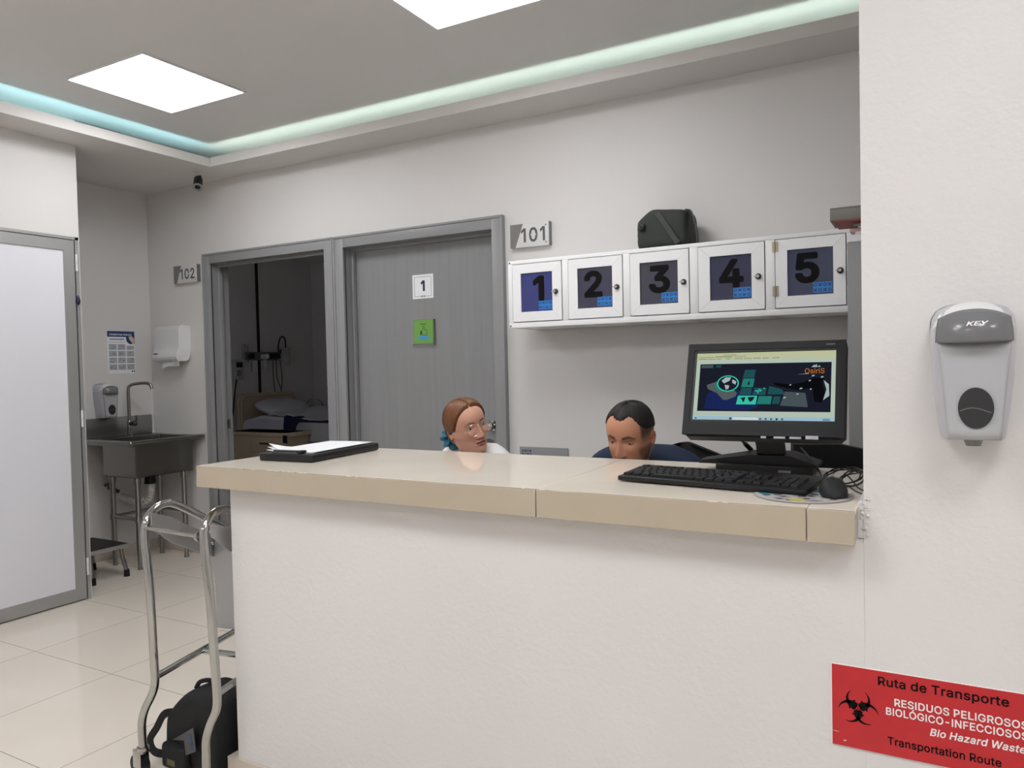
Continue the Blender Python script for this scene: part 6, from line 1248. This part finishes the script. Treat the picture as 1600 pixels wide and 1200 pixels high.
        fs = [f for f in fs if all(keep[q] for q in f)]
        mb.add(vs_, fs, 0, True); mb.add(vs_[:n], [tuple(range(n))], 0, True); cols += cols[:n]
        return mb, cols
def build_col(mb, cols, name, m, parent, label=None):
    me = bpy.data.meshes.new(name); inv = parent_matrix(parent).inverted()
    me.from_pydata([tuple(inv @ Vector(v)) for v in mb.v], [], mb.f); me.materials.append(m)
    ca = me.color_attributes.new('pigment', 'FLOAT_COLOR', 'POINT')
    ca.data.foreach_set('color', np.concatenate([np.clip(np.array(cols), 0, 1), np.ones((len(cols), 1))], axis=1).astype(np.float32).ravel())
    b = bmesh.new(); b.from_mesh(me); bmesh.ops.remove_doubles(b, verts=b.verts[:], dist=1e-5); bmesh.ops.recalc_face_normals(b, faces=b.faces[:]); b.to_mesh(me); b.free()
    me.polygons.foreach_set('use_smooth', [True]*len(me.polygons)); me.update()
    o = bpy.data.objects.new(name, me); COL.objects.link(o); o.parent = parent
    if label: o['label'] = label
    return o
def skin(pts, edges, radii, root=0, sub=2):
    me = bpy.data.meshes.new('sk'); me.from_pydata(pts, edges, []); o = bpy.data.objects.new('sk', me); COL.objects.link(o)
    o.modifiers.new('Skin', 'SKIN').use_smooth_shade = True
    sv = me.skin_vertices[0].data
    for i, r in enumerate(radii): sv[i].radius = r if hasattr(r, '__len__') else (r, r); sv[i].use_root = (i == root)
    md = o.modifiers.new('Sub', 'SUBSURF'); md.levels = sub; md.render_levels = sub
    dg = bpy.context.evaluated_depsgraph_get(); dg.update(); ev = o.evaluated_get(dg).to_mesh()
    vs_ = [v.co.copy() for v in ev.vertices]; fs = [tuple(p.vertices) for p in ev.polygons]
    o.evaluated_get(dg).to_mesh_clear(); bpy.data.objects.remove(o); bpy.data.meshes.remove(me)
    return vs_, fs
def seated(female, T, neck, sh_z, sh_w, fwd):
    """skeleton of a seated figure facing +Y in its own frame, T places it; returns joints"""
    J = {}
    J['pelvis'] = (0, 0, 0.545); J['belly'] = (0, 0.01+fwd*0.2, 0.68); J['chest'] = (0, 0.02+fwd*0.6, sh_z-0.12); J['top'] = (0, 0.02+fwd*0.9, sh_z-0.015); J['neck'] = neck
    for n, sx in (('r', 1), ('l', -1)):
        J['sh'+n] = (sx*sh_w, 0.02+fwd*0.9, sh_z-0.045); J['el'+n] = (sx*(sh_w+0.06), 0.10+fwd, sh_z-0.30); J['wr'+n] = (sx*0.13, 0.31+fwd*0.3, 0.655); J['ha'+n] = (sx*0.10, 0.38+fwd*0.3, 0.650)
        J['hi'+n] = (sx*0.085, 0.03, 0.535); J['kn'+n] = (sx*0.12, 0.43, 0.53); J['an'+n] = (sx*0.12, 0.42, 0.095); J['to'+n] = (sx*0.13, 0.56, 0.045)
    return J
def person(label, T, head, HM, J, cols, female, parts):
    t = thing('person', label, 'person', tuple(T.translation), 0.0)
    mb, cl = head.body(HM)
    sk = tuple(head.skin)
    names = ['pelvis', 'belly', 'chest', 'top', 'neck', 'shr', 'elr', 'wrr', 'har', 'shl', 'ell', 'wrl', 'hal', 'hir', 'knr', 'anr', 'tor', 'hil', 'knl', 'anl', 'tol']
    ix = {n: i for i, n in enumerate(names)}
    E_ = [('pelvis', 'belly'), ('belly', 'chest'), ('chest', 'top'), ('top', 'neck'), ('top', 'shr'), ('shr', 'elr'), ('elr', 'wrr'), ('wrr', 'har'), ('top', 'shl'), ('shl', 'ell'), ('ell', 'wrl'), ('wrl', 'hal'), ('pelvis', 'hir'), ('hir', 'knr'), ('knr', 'anr'), ('anr', 'tor'), ('pelvis', 'hil'), ('hil', 'knl'), ('knl', 'anl'), ('anl', 'tol')]
    k = 0.92 if female else 1.0
    rad = dict(pelvis=0.105, belly=0.105*k, chest=0.10*k, top=0.050, neck=0.046, shr=0.040*k, shl=0.040*k, elr=0.038*k, ell=0.038*k, wrr=0.026*k, wrl=0.026*k, har=0.027, hal=0.027, hir=0.078, hil=0.078, knr=0.058, knl=0.058, anr=0.036, anl=0.036, tor=0.028, tol=0.028)
    P = [T @ Vector(J[n]) for n in names]
    vs_, fs = skin(P, [(ix[a], ix[b_]) for a, b_ in E_], [rad[n] for n in names]); mb.add(vs_, fs, 0, True); cl += [head.skin]*len(vs_)
    for n, sx in (('r', 1), ('l', -1)):          # five bent fingers on each hand, resting on the thighs
        h_ = Vector(J['ha'+n]); fw = Vector((-0.15*sx, 1, -0.05)).normalized(); sd = Vector((1, 0.15*sx, 0)).normalized()
        for q, (o_, L, r) in enumerate(((-0.026, 0.060, 0.0080), (-0.009, 0.072, 0.0085), (0.009, 0.068, 0.0085), (0.025, 0.052, 0.0075))):
            b0 = h_+sd*o_*0.8-fw*0.005; pts = [b0, b0+fw*(0.03+L*0.35)+sd*o_*0.15, b0+fw*(0.03+L*0.70)+sd*o_*0.2+Vector((0, 0, -0.008)), b0+fw*(0.025+L)+sd*o_*0.2+Vector((0, 0, -0.024))]
            vs_, fs = skin([T @ p for p in pts], [(0, 1), (1, 2), (2, 3)], [r*1.1, r, r*0.95, r*0.8], sub=1); mb.add(vs_, fs, 0, True); cl += [head.skin]*len(vs_)
        b0 = h_-sd*sx*0.018-fw*0.02; pts = [b0, b0-sd*sx*0.022+fw*0.018, b0-sd*sx*0.030+fw*0.045+Vector((0, 0, -0.004)), b0-sd*sx*0.026+fw*0.066+Vector((0, 0, -0.008))]
        vs_, fs = skin([T @ p for p in pts], [(0, 1), (1, 2), (2, 3)], [0.012, 0.0105, 0.0095, 0.008], sub=1); mb.add(vs_, fs, 0, True); cl += [head.skin]*len(vs_)
    build_col(mb, cl, 'body', M_skincol, t)
    up = ['pelvis', 'belly', 'chest', 'top', 'shr', 'mr', 'shl', 'ml']
    q = {n: Vector(J[n]) for n in ('pelvis', 'belly', 'chest', 'top', 'shr', 'shl')}
    f = 0.62; q['mr'] = Vector(J['shr']).lerp(Vector(J['elr']), f); q['ml'] = Vector(J['shl']).lerp(Vector(J['ell']), f)
    rr_ = dict(pelvis=0.135, belly=0.138*k, chest=0.136*k, top=0.082, shr=0.068*k, shl=0.068*k, mr=0.064*k, ml=0.064*k)
    vs_, fs = skin([T @ q[n] for n in up], [(0, 1), (1, 2), (2, 3), (3, 4), (4, 5), (3, 6), (6, 7)], [rr_[n] for n in up])
    MB().add(vs_, fs, 0, True).build('shirt', parts['shirt'], t)
    lo = ['pelvis', 'hir', 'knr', 'anr', 'hil', 'knl', 'anl']; rl = [0.128, 0.090, 0.070, 0.056, 0.090, 0.070, 0.056]
    vs_, fs = skin([T @ Vector(J[n]) for n in lo], [(0, 1), (1, 2), (2, 3), (0, 4), (4, 5), (5, 6)], rl); MB().add(vs_, fs, 0, True).build('trousers', parts['trousers'], t)
    for n in ('r', 'l'):
        a = Vector(J['an'+n]); b_ = Vector(J['to'+n])
        vs_, fs = skin([T @ (a+Vector((0, -0.035, -0.045))), T @ (a+Vector((0, 0.03, -0.045))), T @ (b_+Vector((0, 0, 0.0)))], [(0, 1), (1, 2)], [0.043, 0.046, 0.042]); MB().add(vs_, fs, 0, True).build('shoe', parts['shoe'], t)
    return t
def deg_curve(xs, ys): f = curve([R(x) for x in xs], ys); return f
# woman: faces the right of the picture, head leaning, hair tied back
WH = Vector((-1.694, 2.640, 1.103))
HMw = Matrix.Translation(WH) @ Matrix.Rotation(R(-115), 4, 'Z') @ Matrix.Rotation(R(2), 4, 'X') @ Matrix.Rotation(R(15), 4, 'Y')
hw = Head(True, gaze=(R(-8), R(4)), lid=R(5), skin=(222, 170, 146), lip=(188, 118, 108), brow=(84, 54, 42))
Tw = Matrix.Translation((-1.70, 2.80, 0)) @ Matrix.Rotation(R(180-8), 4, 'Z')
nw = Tw.inverted() @ (HMw @ Vector((0, -0.02, -0.165)))
Jw = seated(True, Tw, tuple(nw), 0.995, 0.150, 0.05)
tw = person('woman in white scrubs with auburn tied-back hair and glasses, sitting behind the counter looking right', Tw, hw, HMw, Jw, None, True, dict(shirt=M_scrubw, trousers=M_scrubw, shoe=M_whitep))
zhw = deg_curve([0, 15, 30, 45, 58, 68, 78, 88, 98, 112, 135, 180], [0.082, 0.081, 0.076, 0.064, 0.044, 0.020, -0.004, -0.008, -0.020, -0.050, -0.075, -0.085])
mb, cl = hw.hair(HMw, zhw, 0.010, 0.36, (116, 74, 46), part=0.004)
build_col(mb, cl, 'hair', M_hairw, tw, label='auburn hair parted in the middle')
s = MB(); cl = []
bunc = Vector((0.012, -0.118, -0.052))
s.ball(HMw @ bunc, (0.030, 0.030, 0.034), nu=24, nv=14); cl = [np.array(rgb(104, 62, 36)[:3])*(1+0.25*math.sin(i*1.7)) for i in range(len(s.v))]
build_col(s, cl, 'hair_bun', M_hairw, tw)
s = MB(); axis = orient(HMw.to_3x3() @ Vector((0.10, -1, -0.35)), HMw @ (bunc+Vector((0.0, 0.004, 0.002)))); pts = []; nmaj, nmin = 48, 12; vs_ = []
for i in range(nmaj):
    a = 2*math.pi*i/nmaj; rM = 0.033+0.003*math.sin(a*7); rm = 0.019+0.005*math.sin(a*9+1)
    for k in range(nmin):
        b_ = 2*math.pi*k/nmin; rr_ = rM+rm*math.cos(b_); vs_.append(axis @ Vector((rr_*math.cos(a), rr_*math.sin(a), rm*1.2*math.sin(b_)+0.004*math.sin(a*11+b_*2))))
s.add(vs_, [(i*nmin+k, ((i+1) % nmaj)*nmin+k, ((i+1) % nmaj)*nmin+(k+1) % nmin, i*nmin+(k+1) % nmin) for i in range(nmaj) for k in range(nmin)], 0, True)
s.build('scrunchie', M_scrunch, tw, label='teal fabric scrunchie')
gl = MB(); yl_ = 0.106
lens = MB()
for sx in (-1, 1):
    pts = [HMw @ Vector((sx*0.0335+0.0265*math.cos(2*math.pi*k/28)*(1.0), yl_-0.010*((sx*0.0335+0.0265*math.cos(2*math.pi*k/28))/0.06)**2, -0.006+0.0235*math.copysign(abs(math.sin(2*math.pi*k/28))**0.85, math.sin(2*math.pi*k/28)))) for k in range(28)]
    gl.tube(pts, 0.0011, 6, closed=True)
    lens.add(pts, [tuple(range(28))], 0, True)
    gl.tube([HMw @ Vector(p) for p in ((sx*0.0595, yl_-0.011, 0.002), (sx*0.068, yl_-0.020, 0.004), (sx*0.0745, 0.05, 0.003), (sx*0.0775, 0.0, 0.002), (sx*0.077, -0.018, -0.004))], 0.0011, 6)
gl.tube(smooth_path([HMw @ Vector(p) for p in ((-0.0085, yl_, 0.0), (-0.004, yl_+0.003, 0.004), (0.004, yl_+0.003, 0.004), (0.0085, yl_, 0.0))], 4), 0.0011, 6)
g = gl.build('glasses', mat('pale_wire', (0.62, 0.55, 0.46, 1), 0.2, 0.7), tw, label='thin pale wire glasses')
lm = mat('lens_glass', (1, 1, 1, 1), 0.02, trans=1.0, alpha=0.22); lens.build('lens', lm, g)
# grey neck trim of the scrub top
nb = Tw.inverted() @ (HMw @ Vector((0, -0.02, -0.165)))
def collar(t_, T, c, ra, rb, tilt, m, nm, h, drop):
    rings = []
    for zz, e in ((0, 1.10), (h*0.5, 1.03), (h, 0.98), (h, 0.90), (0, 0.99)):
        rings.append([T @ Vector((c.x+ra*e*math.cos(2*math.pi*k/36), c.y+rb*e*math.sin(2*math.pi*k/36), c.z+zz+tilt*math.sin(2*math.pi*k/36)-drop*max(0, math.sin(2*math.pi*k/36))**3)) for k in range(36)])
    MB().loft(rings, caps=False).build(nm, m, t_)
collar(tw, Tw, Vector((0, 0.075, 0.976)), 0.104, 0.088, -0.028, M_scrubg, 'neck_trim', 0.034, 0.03)
# man: looks down at the desk, short dark hair, beard
MHd = Vector((-0.918, 2.50, 1.103))
HMm = Matrix.Translation(MHd) @ Matrix.Rotation(R(174), 4, 'Z') @ Matrix.Rotation(R(-16), 4, 'X') @ Matrix.Rotation(R(-3), 4, 'Y')
def fade(a, z):
    aa = abs((a+math.pi) % (2*math.pi)-math.pi)
    if aa < R(52): return 0.0
    return 0.80*sstep(R(52), R(62), aa)*sstep(-0.045 if aa > R(100) else -0.020, 0.030, z)
hm = Head(False, gaze=(0, R(-20)), lid=R(26), skin=(208, 150, 120), lip=(132, 80, 72), brow=(36, 26, 22), stubble=(70, 50, 42), fade=fade)
Tm = Matrix.Translation((-0.925, 2.86, 0)) @ Matrix.Rotation(R(180), 4, 'Z')
nm_ = Tm.inverted() @ (HMm @ Vector((0, -0.02, -0.165)))
Jm = seated(False, Tm, tuple(nm_), 1.015, 0.175, 0.19)
tm = person('man in navy scrubs with short dark hair and beard, bending down behind the counter', Tm, hm, HMm, Jm, None, False, dict(shirt=M_scrubn, trousers=M_scrubn, shoe=M_black))
zhm = deg_curve([0, 10, 20, 32, 45, 58, 70, 90, 120, 150, 180], [0.074, 0.075, 0.081, 0.083, 0.072, 0.050, 0.036, 0.026, 0.010, -0.02, -0.03])
mb, cl = hm.hair(HMm, zhm, 0.0038, 0.35, (27, 22, 20), lump=0.0006)
build_col(mb, cl, 'hair', M_hairm, tm, label='short dark hair, faded at the sides')
